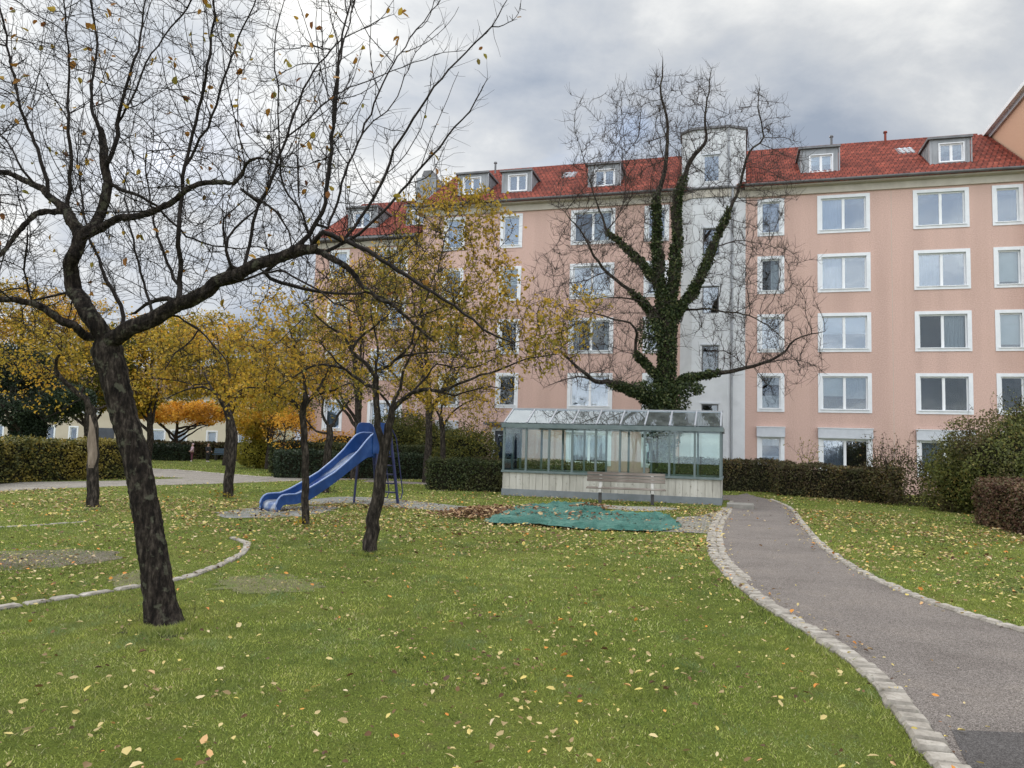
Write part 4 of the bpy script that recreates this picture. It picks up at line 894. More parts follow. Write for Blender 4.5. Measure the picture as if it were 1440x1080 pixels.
# ================================================================== far benches and two children
def far_bench(x, y, Y, lab, L=1.8, rz=0, mt='bench_blue'):
    p = D(x, y, Y); rt = empty('park_bench', (p[0], Y, 0), rz, lab, 'bench', 'benches far behind the trees')
    mb = MB(); 
    for k in range(3): mb.box(0, L, .12*k, .12*k+.1, .43, .46)
    mb.build('seat', M[mt], rt); mb = MB()
    for k in range(3): mb.box(0, L, .38+.03*k, .41+.03*k, .52+.13*k, .63+.13*k)
    mb.build('backrest', M[mt], rt)
    for xx in (.2, L-.26): MB().box(xx, xx+.06, .02, .40, 0, .43).build('leg', M['iron'], rt)
M['bench_blue'] = noisy('bench_blue', [(.3, (.05, .09, .13)), (.7, (.09, .14, .19))], 3, .6)
far_bench(298, 640, 56, 'blue-grey bench right behind the child in dark clothes', 2.0)
far_bench(208, 640, 54, 'grey bench at the left end of the far clipped hedge', 1.7)
M['skin'] = noisy('skin', [(.3, (.48, .29, .21)), (.7, (.56, .36, .27))], 8, .6)
M['pinkcoat'] = noisy('pink_coat', [(.3, (.55, .38, .45)), (.7, (.68, .50, .57))], 8, .85); M['blackcoat'] = noisy('black_coat', [(.3, (.012, .012, .016)), (.7, (.03, .03, .035))], 8, .8)
M['trousers'] = noisy('maroon_trousers', [(.3, (.10, .03, .045)), (.7, (.15, .05, .07))], 8, .85); M['shoe'] = noisy('pale_shoe', [(.3, (.5, .5, .5)), (.7, (.65, .65, .65))], 8, .7); M['hair'] = noisy('brown_hair', [(.3, (.03, .02, .015)), (.7, (.06, .04, .03))], 20, .7)
def skinned(name, nodes, edges, m, parent, lev=1):
    me = bpy.data.meshes.new(name); me.from_pydata([n[:3] for n in nodes], edges, []); me.update(); o = link(name, me, m, parent)
    sk = o.modifiers.new('skin', 'SKIN'); sk.use_smooth_shade = True
    for i, n in enumerate(nodes): 
        v = me.skin_vertices[0].data[i]; v.radius = (n[3], n[4] if len(n) > 4 else n[3]); v.use_root = (i == 0)
    su = o.modifiers.new('sub', 'SUBSURF'); su.levels = lev; su.render_levels = lev
    return o
def child(px_, Y, h, rz, lab, coat, legs, hair, hood):
    p = D(px_, 640, Y); rt = empty('person', (p[0], Y, 0), rz, lab, 'person'); k = h
    N = [(0, 0, .52*k, .075*k), (0, 0, .62*k, .07*k), (0, 0, .74*k, .085*k, .06*k), (0, 0, .81*k, .035*k), (0, -.005, .86*k, .045*k), (0, -.012, .91*k, .062*k), (0, -.005, .97*k, .045*k)]
    E = [(0, 1), (1, 2), (2, 3), (3, 4), (4, 5), (5, 6)]
    for s_ in (-1, 1):
        b0 = len(N); N += [(s_*.05*k, 0, .49*k, .055*k), (s_*.055*k, -.02, .27*k, .036*k), (s_*.06*k, .01, .05*k, .025*k), (s_*.06*k, -.06*k, .02*k, .024*k)]; E += [(0, b0), (b0, b0+1), (b0+1, b0+2), (b0+2, b0+3)]
        a0 = len(N); N += [(s_*.11*k, 0, .77*k, .035*k), (s_*.155*k, -.02*k, .63*k, .026*k), (s_*.13*k, -.11*k, .55*k, .018*k), (s_*.125*k, -.135*k, .54*k, .017*k, .011*k)]; E += [(2, a0), (a0, a0+1), (a0+1, a0+2), (a0+2, a0+3)]
        for f in range(5):
            c0 = len(N); sp = (f-2)*.009*k; L = (.030, .036, .038, .034, .022)[f]*k
            if f == 4: N += [(s_*(.125*k-.02*k), -.135*k, .545*k, .005*k), (s_*(.125*k-.028*k), -.15*k, .545*k, .004*k)]
            else: N += [(s_*.125*k+sp, -.15*k, .535*k, .005*k), (s_*.125*k+sp, -.145*k-L, .525*k, .004*k)]
            E += [(a0+3, c0), (c0, c0+1)]
    skinned('body', N, E, M['skin'], rt)
    cN = [(0, 0, .46*k, .105*k), (0, 0, .60*k, .095*k), (0, 0, .74*k, .105*k, .08*k), (0, 0, .80*k, .06*k)]; cE = [(0, 1), (1, 2), (2, 3)]
    for s_ in (-1, 1): a0 = len(cN); cN += [(s_*.12*k, 0, .77*k, .05*k), (s_*.165*k, -.02*k, .63*k, .042*k), (s_*.135*k, -.10*k, .555*k, .034*k)]; cE += [(2, a0), (a0, a0+1), (a0+1, a0+2)]
    skinned('coat', cN, cE, M[coat], rt)
    tN = [(0, 0, .50*k, .085*k)]; tE = []
    for s_ in (-1, 1): b0 = len(tN); tN += [(s_*.052*k, 0, .45*k, .066*k), (s_*.057*k, -.02, .27*k, .048*k), (s_*.06*k, .01, .07*k, .042*k)]; tE += [(0, b0), (b0, b0+1), (b0+1, b0+2)]
    skinned('trousers', tN, tE, M[legs], rt)
    for s_ in (-1, 1): skinned('shoe', [(s_*.06*k, .02*k, .03*k, .034*k), (s_*.06*k, -.07*k, .025*k, .030*k)], [(0, 1)], M['shoe'], rt)
    skinned(hood, [(0, .012*k, .885*k, .066*k), (0, .016*k, .935*k, .078*k), (0, .008*k, .975*k, .060*k)], [(0, 1), (1, 2)], M[hair], rt)
child(270, 52, 1.26, R(-60), 'child in a pale pink hooded coat and dark red trousers by the far hedge', 'pinkcoat', 'trousers', 'pinkcoat', 'hood')
child(292, 52, 1.30, R(70), 'child in black clothes standing to the right of the child in pink', 'blackcoat', 'blackcoat', 'hair', 'hair')
# ================================================================== TREES
# ---- foreground apple tree
T = Tree(); Y1 = 6.45; k1 = Y1/F*.98
T.limb(px([(232,884),(226,850),(214,770),(203,705),(190,640),(176,590),(163,540),(150,490)], Y1, [.172,.130,.115,.109,.107,.107,.112,.124]), .10, .003)
T.p[0][2] = -.05
def roots(n, r, h, sd):
    b = np.array(T.p[0]); rr_ = np.random.default_rng(sd)
    for i in range(n):
        a = 6.283*i/n+rr_.uniform(-.4, .4); u_ = np.array([math.cos(a), math.sin(a), 0]); T.limb([(*(b+u_*r*.45+np.array([0, 0, h+.05])), r*.40), (*(b+u_*r*.85+np.array([0, 0, h*.45+.04])), r*.34), (*(b+u_*r*1.35+np.array([0, 0, .05])), r*.22), (*(b+u_*r*2.0+np.array([0, 0, .0])), r*.10)], .05, .003, attach=False)
roots(6, .115, .06, 3)
def L(pts, r0, r1, jit=.12, trend=0., wig=.006, step=.10, e=1.0): 
    n = len(pts); T.limb(px(pts, YB[0], [(r0+(r1-r0)*(i/(n-1))**e)*RS[0] for i in range(n)], jit, trend), step, wig)
YB = [Y1]; RS = [.74]
L([(150,490),(138,458),(119,432),(103,408),(97,385),(106,358),(112,335),(102,310),(94,296)], .105, .062, .06)
L([(112,335),(128,322),(140,308),(147,280),(150,258),(147,236),(145,205),(142,180)], .066, .042, .05, .1)
L([(142,180),(132,160),(128,120),(135,60),(128,-20),(130,-110)], .026, .007, .1, .2)
L([(147,236),(161,205),(165,175),(167,155),(180,111),(194,70),(203,10),(212,-60)], .034, .007, .1, -.2)
L([(165,175),(185,140),(205,90),(240,40),(270,0),(300,-60)], .014, .006, .1, -.5)
L([(94,296),(67,272),(33,253),(0,241),(-45,232),(-90,240)], .046, .018, .1, .3)
L([(94,296),(100,250),(98,205),(96,170),(95,139),(97,83),(92,30),(85,-40)], .028, .007, .1, -.3)
L([(69,272),(60,240),(53,211),(40,180),(30,155),(17,97),(8,50),(0,10),(-5,-50)], .026, .010, .1, .1)
L([(147,480),(122,474),(103,458),(72,441),(44,423),(20,421),(0,422),(-60,414)], .055, .022, .08, -.6)
L([(92,300),(64,297),(39,310),(17,335),(0,358),(-40,385)], .038, .018, .1, -.5)
L([(150,492),(158,478),(180,463),(217,447),(250,427),(278,416),(305,399),(328,388),(361,372),(400,360),(415,353),(440,351)], .100, .052, .05, -.5)
L([(440,351),(455,357),(471,365),(499,384),(510,404),(532,418),(560,434),(588,462),(610,480)], .042, .010, .08, -.5)
L([(440,351),(443,336),(454,326),(479,337),(515,351),(549,373),(582,395),(610,412),(638,432),(680,462),(721,482)], .036, .009, .08, -.8)
L([(361,374),(393,398),(443,409),(490,413),(527,414),(565,432)], .026, .008, .1, .6)
L([(256,424),(254,405),(252,378),(250,330),(256,290),(258,250),(264,217),(280,155),(292,92),(298,50),(302,5),(306,-60)], .034, .010, .08, -.3)
L([(262,240),(274,205),(292,180),(314,111),(336,53),(356,8),(380,-50)], .020, .007, .1, -.6)
L([(256,410),(240,380),(225,340),(215,300),(206,250),(205,200)], .022, .006, .12, .6)
L([(400,360),(420,345),(434,330),(444,315),(454,300),(460,250),(466,194),(470,150),(474,100),(482,50),(495,-10)], .036, .009, .08, -.2)
L([(456,280),(464,220),(470,170),(479,83),(490,40),(505,-30)], .018, .007, .1, .3)
L([(330,388),(345,370),(360,300),(382,250),(402,194),(420,145),(435,111),(465,70),(485,53),(520,35),(554,20)], .024, .005, .1, .4)
L([(402,194),(429,172),(452,150),(471,133),(504,119),(554,100),(610,78),(655,71)], .013, .004, .1, .2)
L([(471,355),(490,330),(515,294),(543,244),(554,211),(582,167),(610,122),(643,86),(679,50),(700,22),(716,-5)], .022, .005, .08, -.5)
L([(480,345),(505,330),(545,290),(582,247),(618,208),(640,180),(660,155),(676,130),(685,111)], .020, .005, .08, -.2)
L([(455,330),(465,310),(478,270),(490,230),(515,175),(532,130),(554,89),(577,55),(615,5),(640,-30)], .018, .005, .1, .4)
L([(515,175),(545,155),(565,120),(590,65),(625,32)], .009, .004, .1, .4)
L([(440,340),(425,300),(398,260),(394,200),(390,120),(385,60),(400,0)], .014, .005, .1, -.6)
L([(122,330),(144,319),(167,308),(194,305),(222,294),(241,283),(267,264),(305,257),(328,258),(340,245),(347,233),(362,222)], .046, .014, .08, -.9)
L([(328,258),(350,274),(367,283),(390,300),(405,325),(410,345)], .018, .008, .08, -.3)
L([(155,267),(189,272),(219,289),(240,310),(262,330),(300,345),(340,350)], .022, .008, .1, .8)
L([(180,463),(170,430),(150,395),(138,362),(128,340),(118,300),(112,250),(105,190)], .026, .006, .08, .6)
L([(217,447),(205,410),(195,370),(185,325),(176,280),(180,220),(190,160)], .018, .005, .1, .8)
L([(328,388),(318,350),(330,320),(355,300),(375,270),(385,200)], .022, .006, .1, .2)
L([(328,388),(320,360),(312,320),(322,300),(345,280)], .016, .006, .1, -.5)
L([(300,400),(335,395),(380,382),(420,392),(470,425),(500,440)], .018, .006, .1, -1.0)
L([(230,440),(262,452),(290,475),(318,505),(322,540)], .014, .005, .1, -.4)
L([(285,450),(270,475),(245,500),(232,520)], .016, .006, .1, -.3)
L([(250,427),(228,418),(205,428),(190,440)], .035, .02, .04, .3)
L([(33,253),(25,225),(10,200),(-15,180)], .016, .006, .1, .3)
L([(44,423),(35,380),(40,330),(30,290),(20,240)], .014, .005, .1, -.4)
# fine crown by attraction
def pxell(c, r, Y, n, ry, shell=.2):
    q = D(c[0], c[1], Y); s_ = Y/F; return ellipsoid(q, (r[0]*s_, ry, r[1]*s_), n, shell)
att = np.vstack([pxell((60,230),(230,260),6.5,1050,1.6), pxell((260,120),(230,260),6.4,850,1.5), pxell((470,300),(170,150),6.1,340,1.1), pxell((300,330),(200,120),6.3,1000,1.2), pxell((10,400),(120,110),6.1,420,1.0), pxell((560,410),(110,50),5.9,110,.7), pxell((-150,150),(200,260),6.5,200,1.4)])
att = att[att[:, 2] > 2.35]
T.grow(att, .08, .9, .12, 70, .02, .17, 3, nogrow_below=2.55)
T.radii(.0023, 2.08); 
P = np.array(T.p)
tw1, A1 = T.twigs(9500, .014, .06, .30, .0021, .4, 3, curl=.20)
tw2, A2 = T.twigs(170, .030, .4, 1.2, .0036, .55, 9, curl=.09, rmin=.0055, follow=.7, out=lambda q: q[:, 2] > 2.9)
# little spurs on the long shoots
sp = []
for pts, rr in tw2:
    for k in range(9):
        j = random.randrange(1, len(pts)); v = unit(rng.normal(size=3)+np.array([0, 0, .4])); q = pts[j]; sp.append((np.array([q, q+v*.035, q+v*.06]), np.array([.0026, .0020, .0016])))
tips = np.vstack([A1[rng.choice(len(A1), 190), -1], A2[rng.choice(len(A2), 110), -1], A2[rng.choice(len(A2), 70), 5]])
far_right = np.array([D(*p, 6.2) for p in [(572,15),(565,10),(575,25),(673,70),(680,75),(672,82),(497,90),(400,85),(392,100),(404,82),(410,95),(388,110),(470,135),(440,30),(435,20),(372,262),(455,255),(462,268),(100,75),(52,28),(40,45),(170,25),(165,55),(38,105),(30,112),(220,77),(232,160),(15,128),(80,213),(88,215)]])
lv = leaves_mesh('foliage', np.vstack([tips+rng.normal(size=tips.shape)*.006, far_right]), .062, 6, droop=.8, aspect=.6)
tree_object('apple_tree', 'large nearly bare apple tree with thick leaning dark trunk at the front left', 'tree', 'trees on the lawn', T, M['bark'], 14, M['bark_fine'], tw1+tw2+sp, [('foliage', lv, M['leaf_few'])], tuple(T.p[0]*np.array([1, 1, 0])), .03)
lift = [c for c in bpy.data.objects['apple_tree'].children if c.name.startswith('trunk')][0]
# rough the near trunk: a fine displacement of the mesh itself
sub = lift.modifiers.new('sub', 'SUBSURF'); sub.subdivision_type = 'SIMPLE'; sub.levels = 2; sub.render_levels = 2
tx = bpy.data.textures.new('bark_relief', 'CLOUDS'); tx.noise_scale = .030; tx.noise_depth = 2
dm = lift.modifiers.new('d', 'DISPLACE'); dm.texture = tx; dm.strength = .022; dm.mid_level = .5; dm.texture_coords = 'LOCAL'

def mid_tree(label, Y, limbs, atts, step, tip, ntw, twl, leafmat_, nleaf, leafsize, group='trees on the lawn', name='fruit_tree', bark='bark_grey', fine='bark_fine', k=10, bigr=.02, di=1.1, kill=None, below=1.5, leafbias=None, jit=.2, trop=.03, r0=.0022, shape=4, it=60, rs=.7):
    global T; T = Tree(); YB[0] = Y; RS[0] = rs
    for (pts, ra, rb, jt, tr) in limbs: L(pts, ra, rb, jt, tr, .01, step*1.3)
    T.p[0][2] = -.05
    roots(5, T.r[0]*.85, .07, int(Y*10))
    A = np.vstack([pxell(c, r, Y+dy, n, ry) for (c, r, dy, n, ry) in atts]); A = A[A[:, 2] > below]
    T.grow(A, step, di, kill or step*1.4, it, trop, jit*.7, 3, nogrow_below=below)
    T.radii(tip*.7, 2.2)
    tw, A_ = T.twigs(ntw, tip*3.5, twl*.4, twl*1.3, r0, .3, 2, curl=.3)
    parts = []
    if nleaf:
        ids = rng.choice(len(A_), nleaf); u_ = rng.random(nleaf)[:, None]; P = A_[ids, 1]*(1-u_)+A_[ids, 2]*u_+rng.normal(size=(nleaf, 3))*leafsize*.3
        if leafbias is not None: P = P[leafbias(P)]
        gz = vnoise(P[:, [0, 2]]+20, 1.9/Y*11, 45)*.5+vnoise(P[:, [1, 2]]+20, 2.3/Y*11, 46)*.5; P = P[rng.random(len(P)) < np.clip((gz-.27)*3.6, .08, 1)]
        nz = vnoise(P[:, [0, 2]]+50, 1.1, 41)*.5+vnoise(P[:, [1, 2]]+50, 1.7, 42)*.25; rd = np.clip(rng.random(len(P))*.55+nz*.75-.08, 0, 1)
        parts.append(('foliage', leaves_mesh('foliage', P, leafsize, shape, .5, aspect=.62, rnd=rd), leafmat_))
    return tree_object(name, label, 'tree', group, T, M[bark], k, M[fine], tw, parts, tuple(T.p[0]*np.array([1, 1, 0])), bigr)
M['leaf_yg2'] = leafmat('leaf_yg2', [(0, (.09, .085, .02)), (.25, (.22, .17, .03)), (.5, (.44, .29, .04)), (.75, (.58, .36, .045)), (.9, (.50, .22, .04)), (1, (.26, .11, .035))], .4, patch=(.9, .45, .62, (.19, .19, .03), .55))
# ---- slim two-stemmed tree in the middle
t2 = [([(520,780),(522,745),(532,690),(538,650),(543,622),(547,600),(551,576)], .165, .075, .02, 0),
      ([(541,650),(538,622),(532,600),(529,570),(528,545),(529,530)], .075, .065, .02, -.1),
      ([(529,532),(515,512),(505,502),(496,493),(506,475),(515,468),(530,455),(545,445)], .05, .016, .1, -.4),
      ([(496,493),(480,470),(462,458),(440,440),(425,425)], .035, .01, .1, -.6),
      ([(529,530),(529,510),(532,490),(525,460),(522,430),(530,395)], .035, .012, .1, .4),
      ([(529,528),(538,518),(555,508),(568,501),(590,498),(620,496),(640,500)], .042, .012, .1, .3),
      ([(568,501),(578,482),(585,455),(600,420),(615,380),(628,330),(650,290)], .03, .008, .1, .5),
      ([(529,545),(505,535),(485,520),(465,515),(440,515),(415,528),(392,545)], .042, .012, .1, .5),
      ([(480,518),(465,500),(452,482),(430,478)], .022, .009, .1, .2),
      ([(551,576),(555,560),(562,548),(568,526),(575,505),(590,470),(600,440)], .05, .012, .1, .3),
      ([(551,574),(565,562),(580,552),(595,548),(618,550),(645,540),(665,532),(700,520),(740,505),(780,498)], .055, .010, .1, -.5),
      ([(618,550),(640,556),(665,548),(690,545),(720,548)], .022, .008, .1, -.3),
      ([(585,550),(600,530),(615,512),(640,518),(680,512),(715,490)], .026, .008, .1, .6),
      ([(551,576),(538,555),(530,548)], .03, .02, .02, .1),
      ([(600,440),(640,425),(680,400),(700,370)], .014, .006, .1, .4),
      ([(640,500),(680,495),(730,480),(790,465),(830,445)], .014, .005, .1, .2)]
a2 = [((560,440),(130,90),0,500,1.5),((640,330),(90,85),.4,360,.9),((720,480),(120,60),.1,300,1.1),((450,500),(90,60),-.1,240,1.1),((680,410),(70,60),.3,160,.8),((800,440),(70,30),.3,120,.6),((660,300),(60,50),.4,80,.6),((590,540),(150,35),0,150,1.2)]
mid_tree('slim two-stemmed apple tree with yellow-green leaves standing right of the slide chute', 11.0, t2, a2, .11, .0036, 7000, .20, M['leaf_yg2'], 15500, .056, di=1.2, shape=6, it=70, rs=.66,
         leafbias=lambda P: rng.random(len(P)) < np.clip(.35+.75*(P[:, 2]-2.7)/1.6+.35*(P[:, 0]+1.0)/2.0, .25, 1))
# ---- thin tree in front of the slide
t3 = [([(430,740),(429,700),(430,650),(427,610),(425,575),(430,560)], .105, .085, .02, 0),([(428,572),(440,556),(452,540),(462,520),(480,505)], .06, .02, .1, .3),([(426,578),(412,566),(392,557),(372,548),(350,545),(330,552)], .055, .014, .1, -.4),([(430,560),(428,530),(420,500),(410,470),(405,440)], .05, .014, .1, .2),([(441,556),(470,548),(495,540),(510,560)], .03, .01, .1, -.5),([(420,500),(395,480),(375,455)], .022, .008, .1, .2)]
mid_tree('thin straight dark-trunked tree directly in front of the blue slide', 14.4, t3, [((410,500),(75,60),0,330,1.3),((360,560),(60,30),-.3,130,1.0),((465,530),(50,50),.3,150,1.0),((400,440),(50,30),0,90,.8)], .12, .0042, 2600, .24, M['leaf_yg'], 6500, .065, di=1.2)
# ---- scarred tree at left
t4 = [([(131,716),(131,680),(131,640),(130,600),(127,575)], .155, .125, .02, 0),([(128,580),(120,560),(113,556),(100,545),(85,530),(77,520),(80,505),(86,495)], .085, .03, .1, -.3),([(128,580),(140,575),(150,570),(165,572)], .05, .02, .05, .3),([(113,556),(117,545),(125,538),(132,530),(130,510),(131,490),(128,470)], .04, .012, .1, .2),([(85,530),(60,515),(35,505),(10,500)], .03, .012, .1, -.3),([(120,562),(105,565),(80,580),(60,590)], .02, .008, .1, -.3),([(86,495),(70,470),(50,450)], .02, .008, .1, .2)]
o = mid_tree('old fruit tree with pale bark scar on trunk, left of the big leaning tree', 16.8, t4, [((80,490),(110,60),0,360,1.6),((20,520),(60,40),-.4,100,1.0),((150,470),(70,50),.3,140,1.2)], .14, .0046, 2400, .28, M['leaf_yg'], 4200, .07, di=1.4, rs=.84)
sc = MB(); zz = np.linspace(.85, 2.0, 12); TP = np.array(T.p[:24]); TR_ = T.R[:24]; ob = np.array(o.location)
for i in range(11):
    def row(z): 
        w_ = .11*math.sin(math.pi*min(1, max(.05, (z-.8)/1.15))**.7)+.015; r = np.interp(z, TP[:, 2], TR_)+.004; cx = np.interp(z, TP[:, 2], TP[:, 0])-ob[0]; cy = np.interp(z, TP[:, 2], TP[:, 1])-ob[1]; return [(cx+r*math.sin(a+.25), cy-r*math.cos(a+.25), z) for a in np.linspace(-w_/r*.9, w_/r*.9, 5)]
    a, c = row(zz[i]), row(zz[i+1])
    for j in range(4): sc.quad(a[j], a[j+1], c[j+1], c[j])
s_ = sc.build('bark_scar', M['bark_pale'], o, smooth=True)
# ---- tree left of the slide
t5 = [([(320,701),(322,670),(326,640),(328,610),(322,585),(318,572)], .20, .145, .02, 0),([(318,575),(308,560),(300,550),(285,545),(262,548),(235,560)], .085, .02, .1, -.3),([(320,575),(330,562),(345,552),(362,545),(380,530)], .075, .018, .1, .3),([(300,550),(290,530),(280,510),(262,495)], .045, .014, .1, .2),([(330,562),(325,535),(320,505),(325,470)], .045, .014, .1, .3),([(285,545),(250,535),(215,532),(185,535)], .03, .01, .1, -.3)]
mid_tree('bent dark fruit tree with a wide trunk to the left of the slide', 20.6, t5, [((290,500),(95,50),0,380,2.0),((230,545),(60,30),-.3,120,1.2),((350,500),(60,55),.4,180,1.4)], .17, .0056, 2800, .32, M['leaf_yg'], 9500, .085, di=1.6)
# ---- forked tree behind the slide
t6 = [([(457,694),(459,660),(462,630),(464,610),(463,600)], .19, .14, .02, 0),([(463,602),(455,590),(453,575),(456,560),(450,540)], .08, .02, .1, -.2),([(464,604),(472,590),(482,575),(495,560),(515,545)], .08, .02, .1, .3),([(462,612),(445,606),(430,590),(418,575)], .06, .02, .1, .3)]
mid_tree('forked grey-trunked tree behind the middle of the slide', 23.8, t6, [((470,540),(70,40),0,300,1.8),((430,560),(40,30),.4,100,1.2)], .18, .006, 1800, .34, M['leaf_olive'], 2500, .08, di=1.7)
# ---- tree behind the hedge right of the slide
t7 = [([(623,690),(623,660),(623,630),(622,605),(620,590)], .16, .12, .02, 0),([(622,600),(632,585),(645,572),(665,562),(690,565)], .06, .018, .1, .2),([(620,592),(612,575),(600,560),(585,548)], .06, .016, .1, -.2),([(620,590),(622,565),(628,540),(625,510)], .06, .016, .1, .3)]
mid_tree('yellowing tree behind the clipped hedge between slide and conservatory', 27.5, t7, [((625,540),(75,55),0,420,2.2),((680,580),(40,30),0,120,1.2),((590,500),(60,50),.5,160,1.6)], .2, .0065, 2600, .36, M['leaf_yg'], 8500, .095, di=1.8)
# ---- the big ivy-clad tree
YB[0] = 30; RS[0] = .64; T = Tree(); IV = []
def LI(pts, r0, r1, ivy=0, jit=.25, trend=0., step=.28):
    n0 = len(T.p); L(pts, r0, r1, jit, trend, .02, step)
    if ivy: IV.append((n0, len(T.p), ivy))
LI([(932,693),(931,660),(932,620),(934,580),(936,540),(938,500),(938,470),(936,440)], .55, .42, 1.0, .05)
LI([(934,445),(928,400),(925,365),(924,338),(924,282),(930,260),(935,240),(938,200),(938,171),(929,130),(932,100),(932,82)], .26, .025, .46, .1, .3)
LI([(938,445),(946,400),(952,338),(952,290),(957,265),(971,227),(985,208),(993,196),(992,171),(996,130),(1000,96)], .27, .02, .52, .1, -.4)
LI([(940,470),(949,444),(965,422),(980,400),(993,372),(1002,350),(1010,328),(1022,300),(1035,277),(1046,238),(1054,215),(1074,193),(1066,152),(1068,124)], .22, .02, .50, .1, -1.0)
LI([(934,480),(918,444),(899,419),(875,400),(852,383),(835,360),(827,342),(815,322),(802,308),(785,290)], .15, .02, .3, .2, -1.2)
LI([(926,400),(904,372),(879,347),(865,335),(854,325),(846,305),(838,280),(828,250),(818,215)], .14, .02, .4, .2, .5)
LI([(938,560),(950,545),(965,533),(985,528),(1004,525),(1025,522),(1049,517),(1070,512),(1088,505),(1105,492),(1118,478),(1140,470),(1160,466)], .20, .02, .30, .15, -2.0)
LI([(1049,517),(1080,510),(1112,506),(1135,510),(1155,520)], .04, .012, 0, .2, -1.0)
LI([(936,585),(904,555),(890,548),(871,542),(855,537),(838,536),(825,528),(813,519),(796,500),(780,492),(765,492)], .24, .025, .40, .15, -2.5)
LI([(838,536),(815,530),(790,535),(765,545)], .06, .015, 0, .2, -1.0)
LI([(936,545),(907,511),(898,500),(893,492),(894,478),(896,467),(885,455),(865,450),(840,442),(815,436),(790,430)], .13, .02, .25, .2, -1.5)
LI([(940,440),(968,436),(990,434),(1010,437),(1030,440),(1052,444),(1079,458),(1095,470),(1107,483)], .08, .015, 0, .2, -1.5)
LI([(1000,352),(1007,347),(1025,341),(1046,339),(1079,344),(1100,356)], .05, .012, 0, .2, -.5)
LI([(852,383),(820,395),(795,400),(760,410)], .035, .012, 0, .2, -.6)
LI([(936,450),(905,425),(880,420),(850,418),(820,425)], .08, .015, 0, .2, -1.5)
LI([(971,230),(985,240),(1010,262),(1025,250),(1046,236)], .03, .015, 0, .2, .5)
LI([(854,325),(870,300),(880,270),(875,220),(868,170)], .04, .012, 0, .2, .5)
LI([(802,308),(790,330),(778,350),(760,360)], .02, .01, 0, .2, -.2)
att = np.vstack([pxell((935,200),(110,105),30,1250,3.0), pxell((1060,240),(75,115),30,560,2.3), pxell((850,285),(80,105),30,680,2.4), pxell((840,420),(110,110),29.5,640,2.8), pxell((1050,420),(105,120),29.5,640,2.8), pxell((930,330),(120,110),30,420,2.4), pxell((820,520),(90,40),28.5,170,2.0), pxell((1090,510),(70,50),28.7,140,2.0), pxell((815,190),(30,80),30,50,1)])
T.grow(att, .26, 2.8, .36, 90, .12, .09, 3, nogrow_below=3.5)
T.radii(.0075, 2.3)
tw, A_ = T.twigs(14000, .022, .15, .6, .0052, .5, 3, curl=.16)
# ivy coat on trunk and main limbs
P = np.array(T.p); ivp = []; 
for a, c, kf in IV:
    m_ = c-a
    for j in range(a, c):
        t = (j-a)/m_
        if t > kf: break
        fade = 1-.55*t/kf; rr = max(T.R[j], .06); n_ = int(760*fade*(.5+rr*1.6)*(1.5 if a == 0 else 1)); th = rng.uniform(0, 6.283, n_); v = unit(rng.normal(size=(n_, 3)))
        base = P[j]+rng.uniform(-.5, .5, (n_, 1))*(P[min(j+1, c-1)]-P[max(j-1, a)])*.9
        lump = .6+.9*vnoise(base[:, [0, 2]]+40, 1.6, 77)+.4*vnoise(base[:, [1, 2]]+40, 3.1, 78)
        ivp.append(base+v*(rr*1.0+(.02+.085*fade)*rng.random(n_)**.7*lump)[:, None])
ivp = np.vstack(ivp)
# hanging clumps near the crotch
cl_ = [pxell((905,548),(26,14),29.3,900,.5), pxell((968,545),(24,12),29.4,700,.5), pxell((935,565),(36,20),29.9,2400,.8), pxell((915,470),(20,30),29.8,1000,.5), pxell((932,600),(30,40),30,2200,.8)]
ivp = np.vstack([ivp]+cl_)
ivl = leaves_mesh('ivy', ivp, .095, 4, .6, aspect=.85)
IVT = tree_object('deciduous_tree', 'tall bare tree with thick ivy-clad trunk rising behind the conservatory', 'tree', 'trees on the lawn', T, M['bark'], 12, M['twig_far'], tw, [('ivy', ivl, M['ivy'])], tuple(T.p[0]*np.array([1, 1, 0])), .05)
